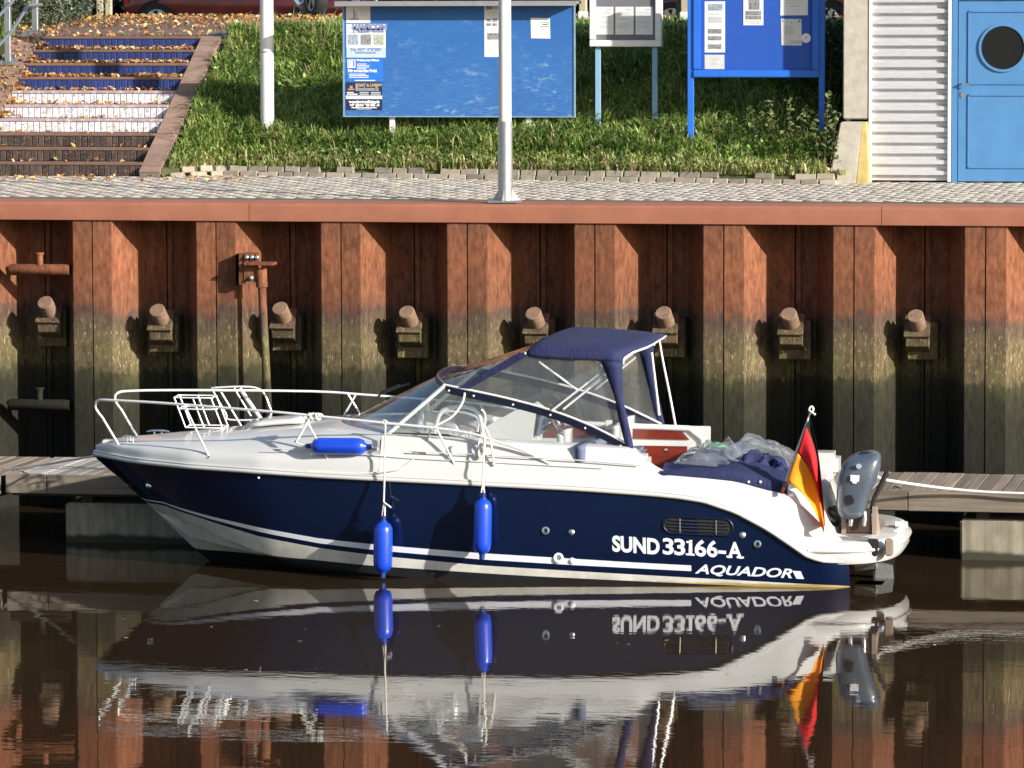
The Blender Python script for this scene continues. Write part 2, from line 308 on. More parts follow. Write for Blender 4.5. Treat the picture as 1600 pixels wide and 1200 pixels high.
MAT = dict(
 rust=rust_wall(), water=water_mat(),
 cap=M('cap_steel', (.30, .115, .066), .55, 0, .16, 3, .12, 40),
 rod=M('worn_rod_steel', (.20, .125, .08), .8, 0, .35, 14, .4, 60),
 capend=M('joint_dark', (.03, .02, .015), .9),
 conc=stained('stained_concrete', (.36, .315, .225), (.20, .18, .14), (.035, .035, .022), .10), concf=None,
 pillar=M('pale_concrete', (.42, .385, .32), .88, 0, .18, 9, .35, 60),
 pillary=M('yellowed_concrete', (.50, .38, .14), .85, 0, .25, 9, .3, 60),
 plank=wood('grey_plank', (.32, .265, .205), (.15, .12, .095), 'y'),
 plankw=wood('pale_plank', (.42, .40, .37), (.24, .22, .2), 'y'),
 fascia=wood('weathered_fascia', (.29, .24, .18), (.11, .088, .068), 'x'),
 bearer=M('dark_bearer', (.05, .045, .04), .9),
 brickblue=objvar('blue_painted_brick', (.016, .034, .15), .5, .6, 9, None, .2), brickwhite=objvar('white_painted_brick', (.66, .66, .68), .22, .7, 14, (.30, .24, .25), .25),
 brickdark=objvar('dark_clinker_brick', (.055, .036, .03), 1.0, .7, 12, (.13, .085, .06), .3),
 tread=objvar('brick_tread', (.17, .10, .075), .3, .85, 10), treadw=objvar('paint_smeared_tread', (.36, .27, .28), .2, .8, 7, (.55, .52, .55)), string=objvar('brick_coping', (.26, .165, .125), .3, .85, 6, (.22, .165, .13)),
 mortar=M('mortar', (.15, .14, .13), .9),
 stone=objvar('edging_stone', (.29, .25, .195), .6, .88, 14), paver=pavers_mat(), sand=M('joint_sand', (.42, .38, .325), .95),
 soil=M('soil', (.06, .065, .025), .95, 0, .4, 8, .3, 20), turf=M('turf_ground', (.05, .075, .02), .95, 0, .4, 3, .3, 20), asphalt=M('asphalt', (.05, .05, .052), .9, 0, .2, 12, .2, 120),
 grass=tint_mat('grass_blade', .5, .3), leaf=tint_mat('fallen_leaf', .6, .2), foliage=tint_mat('shrub_leaf', .55, .25),
 galv=M('galvanised_steel', (.46, .47, .47), .42, .85, .15, 20), postw=M('white_post_paint', (.70, .69, .66), .5, 0, .08, 6), steel=M('polished_steel', (.78, .78, .78), .16, 1.0, .05, 10),
 railw=M('rail_steel', (.86, .86, .84), .28, .35, .04, 10),
 board=blueboard(), boardf=M('board_edge_steel', (.22, .34, .42), .5, .2, .2, 10), roofg=M('grey_profile', (.42, .42, .43), .45, .6, .1, 12),
 white=M('white_enamel', (.72, .72, .70), .4, 0, .05, 8), lblue=M('pale_blue_paint', (.21, .37, .52), .45, 0, .12, 9), blue=M('blue_case_paint', (.022, .14, .58), .38, 0, .08, 6), blueb=M('blue_felt', (.012, .085, .44), .75, 0, .08, 40),
 greyfelt=M('grey_felt', (.17, .17, .19), .9), doorb=M('door_paint', (.075, .215, .43), .42, 0, .10, 4, .05, 30), clad=M('corrugated_zinc', (.60, .60, .62), .42, .35, .12, 8, scale=(1, 1, 7)), dark=M('dark_void', (.012, .012, .014), .6),
 navyhull=M('navy_gelcoat', (.0025, .0085, .034), .10, 0, .1, 2, coat=.6, rvar=.03), gel=M('white_gelcoat', (.57, .565, .545), .22, 0, .03, 2, coat=.4, rvar=.05), stripe=M('white_stripe', (.80, .82, .86), .25, 0, .02, 4), boot=M('dark_antifouling', (.008, .009, .012), .6), bottom=stained('pale_bottom_paint', (.74, .72, .66), (.68, .66, .58), (.42, .31, .11), .035, .4),
 navycloth=canvas(), blackrub=M('black_rubber', (.015, .015, .016), .5), navytrim=M('navy_trim', (.004, .006, .022), .35), mahog=wood('mahogany', (.19, .022, .010), (.075, .010, .006), 'x', 10, .22, .7), teak=M('faded_teak', (.27, .205, .165), .7, 0, .15, 12, .2, 60, scale=(1, 8, 8)), brownp=M('dark_brown_board', (.06, .035, .03), .45),
 fender=M('blue_vinyl_fender', (.008, .055, .52), .3, 0, .06, 6, coat=.3), fenderd=M('fender_end', (.006, .02, .14), .4), rope=M('white_rope', (.74, .70, .62), .8, 0, .12, 60, .6, 180), cushion=M('navy_cushion', (.10, .125, .20), .7, 0, .12, 8), cowl=M('grey_blue_cowling', (.10, .125, .16), .28, .25, .06, 5, coat=.6), green=M('green_plastic', (.12, .60, .16), .5), brass=M('chrome_knob', (.8, .75, .6), .2, 1), instr=M('instrument_black', (.02, .022, .028), .25), instb=M('binnacle_blue', (.09, .12, .19), .5),
 flagk=cloth('flag_black', (.012, .012, .013)), flagr=cloth('flag_red', (.78, .022, .03)), flago=cloth('flag_gold', (.95, .42, .02)),
 glass=sheet_mat('tinted_glass', (.90, .945, .96), .06, .05), film=sheet_mat('clear_film', (.80, .82, .84), .025, .085, .05, .5), filmc=sheet_mat('crumpled_film', (.80, .84, .88), .02, .13, .16, .4), pane=sheet_mat('case_glass', (.98, .985, .985), .0, .0, ior=1.18),
 paper=M('paper', (.74, .74, .73), .7, 0, .05, 12), papert=M('translucent_paper', (.62, .62, .60), .6, 0, .1, 14), ink=M('print_grey', (.30, .31, .33), .8), inkd=M('print_dark', (.05, .05, .06), .8), inkl=M('print_light_grey', (.52, .54, .57), .8), inkw=M('print_white', (.8, .8, .8), .7), photo=M('printed_photo', (.25, .25, .26), .6, 0, .7, 40), photog=M('printed_photo_green', (.36, .42, .33), .6, 0, .5, 45), photob=M('printed_photo_blue', (.30, .36, .44), .6, 0, .6, 40), pblue=M('poster_blue', (.02, .17, .62), .5, 0, .05, 8), pnavy=M('poster_navy', (.018, .022, .07), .5), ptan=M('poster_tan', (.45, .30, .17), .6), ppale=M('poster_pale', (.45, .58, .64), .6, 0, .1, 10), inkb=M('print_blue_grey', (.22, .26, .45), .8),
 carred=M('dark_red_car_paint', (.16, .008, .014), .2, .2, .05, 3, coat=.8), carglass=M('car_glass', (.01, .012, .014), .05), tyre=M('tyre_rubber', (.016, .016, .017), .75, 0, .2, 20), alloy=M('alloy_rim', (.62, .63, .64), .3, .8), lampr=M('red_lens', (.4, .01, .01), .2), lampw=M('clear_lens', (.7, .7, .7), .1), plastic=M('black_plastic', (.018, .018, .019), .55), bark=M('bark', (.10, .075, .05), .9, 0, .4, 12, .6, 40), palewood=M('pale_wooden_post', (.42, .35, .24), .85, 0, .2, 8, .2, 60, scale=(9, 9, .8)),
)
def text(body, mat, parent, place, size=.1, bold=0.0, shear=0.0, xs=1.0, align='LEFT', name='lettering', ext=.0008):
    c = bpy.data.curves.new('t', 'FONT'); c.body = body; c.size = size; c.offset = bold; c.shear = shear; c.align_x = align; c.resolution_u = 4; c.fill_mode = 'FRONT'
    o = bpy.data.objects.new('t', c); me = bpy.data.meshes.new_from_object(o); bpy.data.objects.remove(o); bpy.data.curves.remove(c)
    vs_ = [place(v.co.x * xs, v.co.y) for v in me.vertices]
    b = MB(); b.add(vs_, [tuple(p.vertices) for p in me.polygons]); bpy.data.meshes.remove(me)
    return b.build(name, mat, parent)

# ================================================================== THE SETTING
nr = np.random.default_rng(11)
def pav(Y): return 3.235 + .0125 * (Y - .3)
def Ye(X): return float(np.interp(X, [-9, -7.6, -4.93, -4.35, 2.1, 3.2], [5.2, 4.7, 4.66, 5.15, 3.98, 3.9]))
SL = .535; ZC = 4.85
def slope(X, Y):
    e = Ye(X); dip = .13 * max(0, 1 - (X + 4.93) / .55) if X > -5 else 0
    return -dip * min(1, max(0, (Y - e) * 2)) + min(pav(e) + .10 + SL * max(Y - e, 0) + .05 * math.sin(Y * 2.1 + X) * min(1, max(0, Y - e)) * max(0, min(1, (e + 2.6 - Y))), ZC) if Y > e else pav(e) + .10
def PS(x, y):
    Y = 6.0
    for _ in range(30):
        p = PY(x, y, Y); e = Ye(p[0]); t = e + (p[2] - pav(e) - .10) / SL; Y = Y + .5 * (min(max(t, e), e + 3) - Y)
    p = PY(x, y, Y); return np.array([p[0], Y, slope(p[0], Y)])

b = MB(); b.add([(-250, -160, 0), (250, -160, 0), (250, .65, 0), (-250, .65, 0)], [(0, 1, 2, 3)])
kind(b.build('water', MAT['water'], org=(0, -20, 0)), 'structure')
b = MB(); b.box((-250, .60, -2), (250, 1.2, 3.0)); kind(b.build('quay_core', MAT['bearer'], org=(0, .8, -2)), 'structure')
# pavement: bed, pavers (too thin at this distance to pick apart one by one), edging stones
b = MB(); b.add([(-250, .70, pav(.7) - .004), (250, .70, pav(.7) - .004), (250, 9, pav(9) - .004), (-250, 9, pav(9) - .004)], [(0, 1, 2, 3)])
pavement = kind(b.build('pavement', MAT['sand'], org=(0, 2.5, 3.2)), 'structure')
def pavers():
    pw, pd, g = .205, .165, .0035; V = []; Fs = []; C = []
    y = .704; row = 0
    while y < 5.6:
        x = -9.0 + (row % 2) * pw / 2 + nr.uniform(-.01, .01)
        n = int(17 / pw); xs = x + np.arange(n) * pw
        for x0 in xs:
            z = pav(y) + nr.normal(0, .0008); t1, t2 = nr.normal(0, .0009, 2); i = len(V); gx = g * nr.uniform(.6, 1.6)
            a0, a1, c0, c1 = x0 + gx / 2, x0 + pw - gx / 2, y + g / 2, y + pd - g / 2; k = .0015
            V += [(a0, c0, z - .006), (a1, c0, z - .006), (a1, c1, z - .006), (a0, c1, z - .006), (a0 + k, c0 + k, z - t1 - t2), (a1 - k, c0 + k, z + t1 - t2), (a1 - k, c1 - k, z + t1 + t2), (a0 + k, c1 - k, z - t1 + t2)]
            Fs += [(i + 4, i + 5, i + 6, i + 7), (i, i + 1, i + 5, i + 4), (i + 1, i + 2, i + 6, i + 5), (i + 2, i + 3, i + 7, i + 6), (i + 3, i, i + 4, i + 7)]
            m = np.array([.47, .425, .365]) * nr.uniform(.92, 1.06) * (1 + nr.normal(0, .03, 3)); C += [m] * 8
        y += pd; row += 1
    o0 = ORG[pavement.name]; o = raw('paver', np.array(V) - np.array(o0), np.array(Fs), MAT['paver'], pavement, np.clip(np.array(C), 0, 1), org=o0)
    kind(o, 'stuff')
pavers()
# two courses of edging stones along the foot of the grass
for course in range(2):
    x = -4.88 + course * .1
    while x < 2.75:
        w = rng.uniform(.17, .25); xm = x + w / 2; e = Ye(xm) - .05 + course * .07; z0 = pav(e) - .03 + course * .058; sl = (Ye(xm + .1) - Ye(xm - .1)) / .2
        if not (course == 1 and rng.random() < .22):
            Mx = Matrix.Translation((xm, e, z0 + .035 + rng.uniform(-.006, .006))) @ Matrix.Rotation(math.atan(sl) + rng.uniform(-.05, .05), 4, 'Z') @ Matrix.Rotation(rng.uniform(-.05, .05), 4, 'Y') @ Matrix.Rotation(-.25, 4, 'X')
            q = MB(); q.box((-w / 2 + .006, -.06, -.04), (w / 2 - .006, .12, .034), M=Mx); q.build('stone', MAT['stone'], pavement, bevel=.008, seg=1)
        x += w
# embankment under the grass, left and right of the stairs
b = MB()
for (xa, xb, n) in ((-60, -7.5, 40), (-4.93, 2.86, 60)):
    rows = []
    for i in range(n + 1):
        X = xa + (xb - xa) * i / n; e = Ye(X)
        rows.append([(X, e - .02, pav(e) - .1), (X, e, pav(e) + .09)] + [(X, e + t, slope(X, e + t) - .01) for t in np.linspace(.1, 3.0, 14)])
    b.grid(rows)
kind(b.build('embankment', MAT['soil'], smooth=60, org=(-1, 6, 3.3)), 'structure')
PROF = [(10, ZC + .015), (13.6, 5.0), (16, 5.005), (22, 4.56)]
def gz(Y): return float(np.interp(Y, [8] + [p[0] for p in PROF], [ZC] + [p[1] for p in PROF]))
b = MB()
for (xa, xb, n) in ((-400, -7.5, 8), (-4.93, 400, 60)):
    rows = []
    for i in range(n + 1):
        X = xb + (xa - xb) * (1 - i / n) ** 3 if xb < 0 else xa + (xb - xa) * (i / n) ** 3
        rows.append([(X, Ye(X) + 2.75, ZC - .012)] + [(X, Y, z - .012) for Y, z in PROF])
    b.grid(rows)
b.grid([[(X, 7.8, ZC - .03)] + [(X, Y, z - .012) for Y, z in PROF] for X in (-7.5, -4.93)])
b.add([(-900, 22, 4.548), (900, 22, 4.548), (900, 2500, 4.548), (-900, 2500, 4.548)], [(0, 1, 2, 3)])
kind(b.build('ground', MAT['turf'], org=(0, 20, ZC)), 'structure')
b = MB(); b.add([(-300, 24, 4.553), (300, 24, 4.553), (300, 35, 4.553), (-300, 35, 4.553)], [(0, 1, 2, 3)])
kind(b.build('street', MAT['asphalt'], org=(0, 28, 4.55)), 'structure')
b = MB(); b.grid([[(X, Y, gz(Y) + .004) for Y in (7.80, 10, 13.6, 16, 22)] for X in (-8.6, -4.6)]); kind(b.build('path', MAT['tread'], org=(-6.2, 9, ZC)), 'structure')

# ------------------------------------------------------------------ staircase
SX0, SX1, SY0, RUN = -7.17, -5.185, 4.75, .30; SZ0 = pav(4.75); RISE = (ZC - SZ0) / 10
st = thing('staircase', 'brick steps with blue, white and bare risers climbing the embankment', 'stairs', ((SX0 + SX1) / 2, SY0, SZ0))
nb = 27; bw = (SX1 - SX0) / nb
proto = {}
for i in range(10):
    y = SY0 + RUN * i; z = SZ0 + RISE * i; top = z + RISE
    q = MB(); q.box((SX0, y + .012, z - .05), (SX1, y + RUN + .02, top - .036)); q.build('step_core', MAT['mortar'], st)
    q = MB(); q.box((SX0 + .002, y - .012, top - .034), (SX1 - .002, y + RUN + .01 if i < 9 else y + RUN + .06, top)); q.build('tread', MAT['treadw'] if 3 <= i <= 5 else MAT['tread'], st, bevel=.006, seg=1)
    k = 'brickdark' if i < 3 else 'brickwhite' if i < 6 else 'brickblue'
    for j in range(nb):
        if k not in proto:
            q = MB(); q.box((SX0 + .004, SY0 - .004, SZ0 + .004), (SX0 + bw - .004, SY0 + .02, SZ0 + RISE - .036)); proto[k] = (q.build('brick', MAT[k], st, bevel=.004, seg=1), 0, 0)
            proto[k][0].location = (0, RUN * i, RISE * i)
        else: share(proto[k][0], st, (j * bw, RUN * i + rng.uniform(-.003, .003), RISE * i), 'brick')
def coping(x0, x1, y0, name):
    # sloping side wall: core below, a course of coping bricks on top
    L = []; q = MB()
    ys = [y0, y0, 7.5, 7.9, 7.9]; zs = [3.1, SZ0 + .03, SZ0 + .03 + (7.5 - y0) * RISE / RUN, ZC + .05, 3.1]
    q.prism(list(zip(ys, zs)), 'x', x0 + .008, x1 - .008); q.build('side_wall', MAT['mortar'], st)
    n = 26; a = math.atan(RISE / RUN); Ls = (7.5 - y0) / math.cos(a)
    for i in range(n):
        s = (i + .5) * Ls / n; Mx = Matrix.Translation(((x0 + x1) / 2, y0 + s * math.cos(a), SZ0 + .045 + s * math.sin(a) + rng.uniform(-.003, .003))) @ Matrix.Rotation(a, 4, 'X')
        p = MB(); h = Ls / n / 2 - .004; w = (x1 - x0) / 2
        p.box((-w, -h, -.03), (w, h, .022), M=Mx); p.build('coping_brick', MAT['string'], st, bevel=.005, seg=1)
coping(SX1 + .002, SX1 + .25, 4.62, 'r'); coping(SX0 - .36, SX0 - .002, 4.62, 'l')

# ------------------------------------------------------------------ sheet pile wall
PER = 1.32; X0 = -.461; DEP = .53
wall = thing('quay_wall', 'rusty steel sheet pile quay wall with algae stained foot', 'quay wall', (0, 0, -1.5))
def pile(side):
    # Z-shaped pile from the seam in the front flange (0) to the interlock in the recess (0.66)
    q = MB(); g = .007; s = side
    prof = [(g, .03), (g, 0), (.205, 0), (.215, .006), (.435, DEP - .012), (.45, DEP), (.625, DEP), (.625, DEP - .022), (.655, DEP - .022)]
    if side < 0: prof = prof[:6] + [(.60, DEP), (.60, DEP - .035), (.648, DEP - .035), (.648, DEP)]
    rows = [[(X0 + s * px, py, z) for z in (-1.5, 0, .8, 1.6, 2.4, 3.06)] for px, py in prof]
    return q.grid(rows).build('sheet_pile', MAT['rust'], wall)
pr, pl_ = pile(1), pile(-1)
for k in range(-6, 7):
    if k == 0: continue
    share(pr, wall, (k * PER, 0, 0), 'sheet_pile'); share(pl_, wall, (k * PER, 0, 0), 'sheet_pile')
ext = MB(); 
for sgn in (-1, 1):   # the wall runs on beyond the picture
    prof = []
    for k in range(7, 60):
        c = X0 + sgn * k * PER
        prof += [(c - sgn * .45, DEP), (c - sgn * .215, 0), (c + sgn * .215, 0), (c + sgn * .45, DEP)]
    ext.grid([[(px, py, z) for z in (-1.5, 1, 3.06)] for px, py in prof])
kind(ext.build('sheet_pile', MAT['rust'], wall), 'stuff')
js = [-60, -15.8, -9.28, float(PY(390, 330, 0)[0]), float(PY(1378, 335, 0)[0]), 10.3, 16.8, 60]
for i in range(len(js) - 1):
    q = MB(); q.prism([(-.025, 3.034), (-.021, 3.03), (.70, 3.03), (.70, 3.22), (.008, 3.22), (-.010, 3.214), (-.021, 3.202), (-.025, 3.186)], 'x', js[i] + .003, js[i + 1] - .003); q.build('cap_beam', MAT['cap'], wall, smooth=35)
q = MB(); q.box((-60, .01, 3.04), (60, .6, 3.2)); q.build('joint_backing', MAT['capend'], wall)

# ------------------------------------------------------------------ wall anchors
anames = ['below the upper mooring bar at the far left', 'second from the left, left of the rusty drain pipe', 'directly right of the rusty drain pipe', 'fourth from the left, above the windscreen glass', 'just above the front of the navy canopy', 'just above the rear corner of the navy canopy', 'above the flag and folded cover', 'rightmost of the row, above the outboard motor']
for i, (px, py) in enumerate([(70, 472), (245, 484), (437, 481), (635, 487), (833, 489), (1036, 488), (1232, 490), (1430, 493)]):
    ax = Vector((-.10, -.74, .665)).normalized()
    tip = PY(px, py, .05); Ct = Vector(tip); base = Ct - ax * .22
    pc_ = PY(px + 10, py + 40, .27); xc = float(pc_[0]); zb = base.z; yb = .36
    an = thing('wall_anchor', 'rusty angled tie rod anchor, ' + anames[i], 'wall anchor', (xc, yb, zb - .4), 'tie rod anchors along the quay wall')
    q = MB(); q.box((xc - .155 + rng.uniform(-.01, .01), yb - .09, zb - .33 + rng.uniform(-.02, .02)), (xc + .16, DEP - .005, zb + .07)); q.build('anchor_plate', MAT['rust'], an, bevel=.008, seg=1)
    # wedge seat, its upper face square to the rod
    up = Vector((0, .665, .74)); f = base + ax * .03
    sp = [(f.y - .125 * up.y, f.z - .125 * up.z), (f.y + .13 * up.y, f.z + .13 * up.z), (yb - .085, zb + .05), (yb - .085, zb - .24), (f.y - .125 * up.y + .02, f.z - .125 * up.z - .10)]
    q = MB(); q.prism(sp, 'x', base.x - .125, base.x + .11); wd = q.build('wedge_seat', MAT['rust'], an, bevel=.006, seg=1)
    q = MB(); q.solid([f + Vector((-.135, 0, 0)) - up * .14 , f + Vector((.12, 0, 0)) - up * .14, f + Vector((.12, 0, 0)) + up * .13, f + Vector((-.135, 0, 0)) + up * .13], ax * .025); q.build('bearing_plate', MAT['rust'], wd)
    q = MB(); q.lathe([(0, -.02), (.083, -.02), (.083, .215), (.076, .222), (0, .222)], base, ax, 24); q.build('rod_end', MAT['rod'], an, smooth=40)
# mooring bars set into the left recess
for py, lab in ((421, 'upper rusty mooring bar with stub set across the leftmost wall recess'), (632, 'lower dark mooring bar with stub set across the leftmost wall recess')):
    a = PY(14, py, .06); c = PY(109, py, .06); mb = thing('mooring_bar', lab, 'mooring bar', tuple(a))
    q = MB(); q.lathe([(0, 0), (.045, 0), (.06, .02), (.06, c[0] - a[0]), (0, c[0] - a[0])], a, (1, 0, 0), 18); q.build('crossbar', MAT['rust'], mb, smooth=40)
    m = PY(62, py, .06); q = MB(); q.lathe([(.035, .03), (.035, .155), (.048, .157), (.048, .175), (0, .177)], m, (0, 0, 1), 16); q.build('stub', MAT['rust'], mb, smooth=40)
# drain pipe with bracket
a = PY(408, 425, -.10); dp = thing('drain_pipe', 'rusty vertical pipe bolted to the wall by a bracket', 'pipe', tuple(a))
c = PY(419, 640, -.10)
dirp = Vector(c) - Vector(a); q = MB(); q.tube([a, Vector(a) + dirp * 1.6], .042, 14); q.build('pipe', MAT['rust'], dp, smooth=40)
q = MB(); q.tube([Vector(a) - dirp * .03, Vector(a) + dirp * .11], .06, 14); q.build('sleeve', MAT['rust'], dp, smooth=40)
t0 = PY(372, 396, -.03); t1 = PY(395, 444, -.03)
q = MB(); q.box((t0[0], -.12, t1[2]), (t0[0] + .03, .10, t0[2])); q.box((t0[0], -.12, t1[2]), (t0[0] + .10, -.10, t0[2])); bk = q.build('bracket', MAT['rust'], dp)
p0 = PY(381, 394, -.13); p1 = PY(404, 441, -.13)
q = MB(); q.box((p0[0], -.13, p1[2]), (p1[0], -.122, p0[2])); q.build('bracket_plate', MAT['rust'], bk)
q = MB(); zt = float(PY(400, 411, -.1)[2]); q.box((p0[0] + .02, -.22, zt - .018), (float(PY(430, 411, -.1)[0]), -.02, zt + .012)); q.build('arm', MAT['rust'], bk, bevel=.004)
for (px, py) in ((386, 402), (394, 402), (402, 402), (393, 434)):
    h = PY(px, py, -.135); q = MB(); q.lathe([(.024, 0), (.024, .015), (.012, .02), (.012, .04), (0, .04)], h, (0, -1, 0), 6); q.build('bolt', MAT['galv'], bk)

# ------------------------------------------------------------------ floating dock
dk = thing('floating_dock', 'weathered grey plank dock on concrete floats behind the boat', 'dock', (0, -1.9, 0))
DY0, DY1, DZ = -2.75, -1.0, .655
def dz(X): return DZ + .004 - .0018 * X
xe = float(PY(10, 750, -2.7)[0]); x = xe
pw = .122
pp = {}
n = 0
while x < 9.4:
    k = 'plankw' if (x < -3.75 and rng.random() < .75) or rng.random() < .06 else 'plank'
    if k not in pp or rng.random() < .12:
        q = MB(); q.box((0, DY0 + .03, -.028), (pw - .008, DY1, 0)); me = q.build('plank', MAT[k], dk, bevel=.004, seg=1, xf=lambda p: (p[0] + 0, p[1], p[2])); pp[k] = me
        me.location = (x, 0, dz(x) + rng.uniform(-.003, .003))
    else: share(pp[k], dk, (x, rng.uniform(-.01, .01), dz(x) + rng.uniform(-.003, .003)), 'plank')
    x += pw; n += 1
xs = [xe, float(PY(72, 755, -2.76)[0]), -.9, 1.9, float(PY(1418, 783, -2.76)[0]), 9.4]
for i in range(5):
    q = MB(); q.box((xs[i] + .004, DY0, dz(xs[i]) - .185), (xs[i + 1] - .004, DY0 + .045, dz(xs[i]) + .004)); q.build('fascia_board', MAT['fascia'], dk, bevel=.006, seg=1)
q = MB(); q.box((xe + .01, DY1 - .04, .46), (9.4, DY1 - .003, .62)); q.build('rear_fascia', MAT['fascia'], dk)
for yy in (DY0 + .075, -1.9, DY1 - .2):
    q = MB(); q.box((xe + .05, yy, .455), (9.4, yy + .1, .618)); q.build('bearer', MAT['bearer'], dk)
fx0 = float(PY(102, 800, -2.65)[0]); fx1 = float(PY(1500, 830, -2.65)[0])
for fx in (fx0, fx1):
    q = MB(); q.box((fx, -2.65, -.35), (fx + 2.3, -1.1, .385)); fl = q.build('concrete_float', MAT['conc'], dk, bevel=.02, seg=2)
    for d in (.15, 2.1):
        q = MB(); q.box((fx + d, -2.6, .38), (fx + d + .115, -1.15, .46)); q.build('float_bracket', MAT['bearer'], fl)
# the next dock section at the left edge of the picture
dn = thing('dock_section', 'end of the neighbouring dock section at the left edge', 'dock', (xe - 1, -1.9, 0))
for i in range(9):
    q = MB(); q.box((xe - .05 - i * .122 - .114, DY0 + .03, DZ - .02), (xe - .05 - i * .122, DY1, DZ + .008)); q.build('plank', MAT['plank'], dn, bevel=.004, seg=1)
q = MB(); q.box((xe - 1.1, DY0, DZ - .2), (xe - .035, DY0 + .045, DZ + .012)); q.build('fascia_board', MAT['fascia'], dn, bevel=.03, seg=3)
q = MB(); q.box((xe - 1.1, DY0 + .08, .44), (xe - .06, DY1 - .1, .63)); q.build('bearer', MAT['bearer'], dn)

# ------------------------------------------------------------------ shed
SHY = 4.25; sz0 = pav(SHY); k = lambda px, py=200: PY(px, py, SHY)
shx0, shx1 = float(k(1317)[0]), float(k(1357)[0])
shed = thing('shed', 'corrugated metal shed with concrete corner pillar and blue door', 'shed', (4.5, SHY, sz0))
q = MB(); q.box((shx0, SHY - .01, sz0 + .69), (shx1 - .004, SHY + .5, 6.4)); q.build('corner_pillar', MAT['pillar'], shed, bevel=.012)
fx = [float(k(p)[0]) for p in (1300, 1318, 1354, 1357)]
q = MB(); zt = float(k(1330, 190)[2]); q.prism([(fx[0], sz0 - .02), (fx[2] - .09, sz0 - .02), (fx[2] - .02, zt), (fx[1] - .01, zt), (fx[0] + .01, sz0 + .12)], 'y', SHY - .22, SHY + .5); ft = q.build('pillar_foot', MAT['pillar'], shed, bevel=.012)
q = MB(); q.prism([(fx[2] - .085, sz0 - .02), (fx[3] + .03, sz0 - .02), (fx[3] - .005, zt), (fx[2] - .018, zt)], 'y', SHY - .21, SHY + .3); q.build('foot_side', MAT['pillary'], ft)
c0, c1 = float(k(1361)[0]), float(k(1481)[0])
prof = []; P_ = .1175; z = sz0 + .02
while z < 6.35:
    prof += [(0, z), (0, z + .045), (.046, z + .062), (.046, z + .104)]; z += P_
q = MB(); q.grid([[(X, SHY + .06 - o, zz) for o, zz in prof] for X in np.linspace(c0, c1, 4)]); q.build('corrugated_sheet', MAT['clad'], shed)
for xa, xb in ((shx1, c0 + .004), (c1 - .004, float(k(1486)[0]))):
    q = MB(); q.box((xa, SHY - .01, sz0 + .005), (xb, SHY + .08, 6.35)); q.build('edge_trim', MAT['white'], shed, bevel=.005)
d0, d1, dl0, dl1 = [float(k(p)[0]) for p in (1487, 1642, 1496.5, 1632)]; dt = float(k(1500, 1.5)[2])
q = MB(); q.box((d0, SHY - .005, sz0), (dl0 - .006, SHY + .1, dt + .07)); q.box((dl1 + .006, SHY - .005, sz0), (d1, SHY + .1, dt + .07)); q.box((dl0 - .006, SHY - .005, dt + .008), (dl1 + .006, SHY + .1, dt + .07)); q.build('door_frame', MAT['doorb'], shed)
q = MB(); q.box((dl0, SHY + .01, sz0 + .012), (dl1, SHY + .055, dt)); door = q.build('door', MAT['doorb'], shed, bevel=.004)
pz = [float(k(1560, p)[2]) for p in (17, 132, 148, 263)]; pc = (dl0 + dl1) / 2; ph = PY(1567, 74.6, SHY)
a0, a1 = float(k(1512)[0]), dl1 - (float(k(1512)[0]) - dl0)
for zb, zt2 in ((pz[3], pz[2]), (pz[1], pz[0])):
    q = MB()
    for (xa, ya, xb, yb) in ((a0, zb, a1, zb + .012), (a0, zt2 - .012, a1, zt2), (a0, zb, a0 + .012, zt2), (a1 - .012, zb, a1, zt2)): q.box((xa, SHY - .002, ya), (xb, SHY + .02, yb))
    q.build('panel_moulding', MAT['doorb'], door)
q = MB(); q.lathe([(.235, 0), (.235, .012), (.262, .012), (.262, -.012), (.235, -.012)], (ph[0], SHY + .003, ph[2]), (0, -1, 0), 40); q.build('porthole_ring', MAT['doorb'], door, smooth=30)
q = MB(); q.lathe([(0, 0), (.236, 0)], (ph[0], SHY + .004, ph[2]), (0, -1, 0), 40); q.build('porthole_pane', MAT['carglass'], door)
h = PY(1503, 131, SHY - .03); q = MB(); q.tube([(h[0], SHY + .02, h[2]), (h[0], SHY - .05, h[2]), (h[0] + .09, SHY - .055, h[2])], .011, 10); q.build('handle', MAT['steel'], door, smooth=40)
q = MB(); q.box((h[0] - .017, SHY + .0, h[2] - .15), (h[0] + .017, SHY + .012, h[2] - .085)); q.build('lock_plate', MAT['steel'], door, bevel=.004)
q = MB(); q.box((shx0 + .02, SHY + .12, sz0 - .2), (shx0 + .07, 9.5, 6.35)); q.box((shx0 + .07, 9.4, sz0), (9.5, 9.5, 6.35)); q.box((9.4, SHY + .1, sz0), (9.5, 9.4, 6.35)); q.box((d1, SHY + .02, sz0), (9.5, SHY + .1, 6.35)); q.box((d0 - .01, SHY + .02, dt + .07), (d1, SHY + .1, 6.35)); q.build('wall', MAT['clad'], shed)
q = MB(); q.box((shx0 - .2, SHY - .25, 6.40), (9.7, 9.7, 6.52)); q.build('roof', MAT['roofg'], shed)

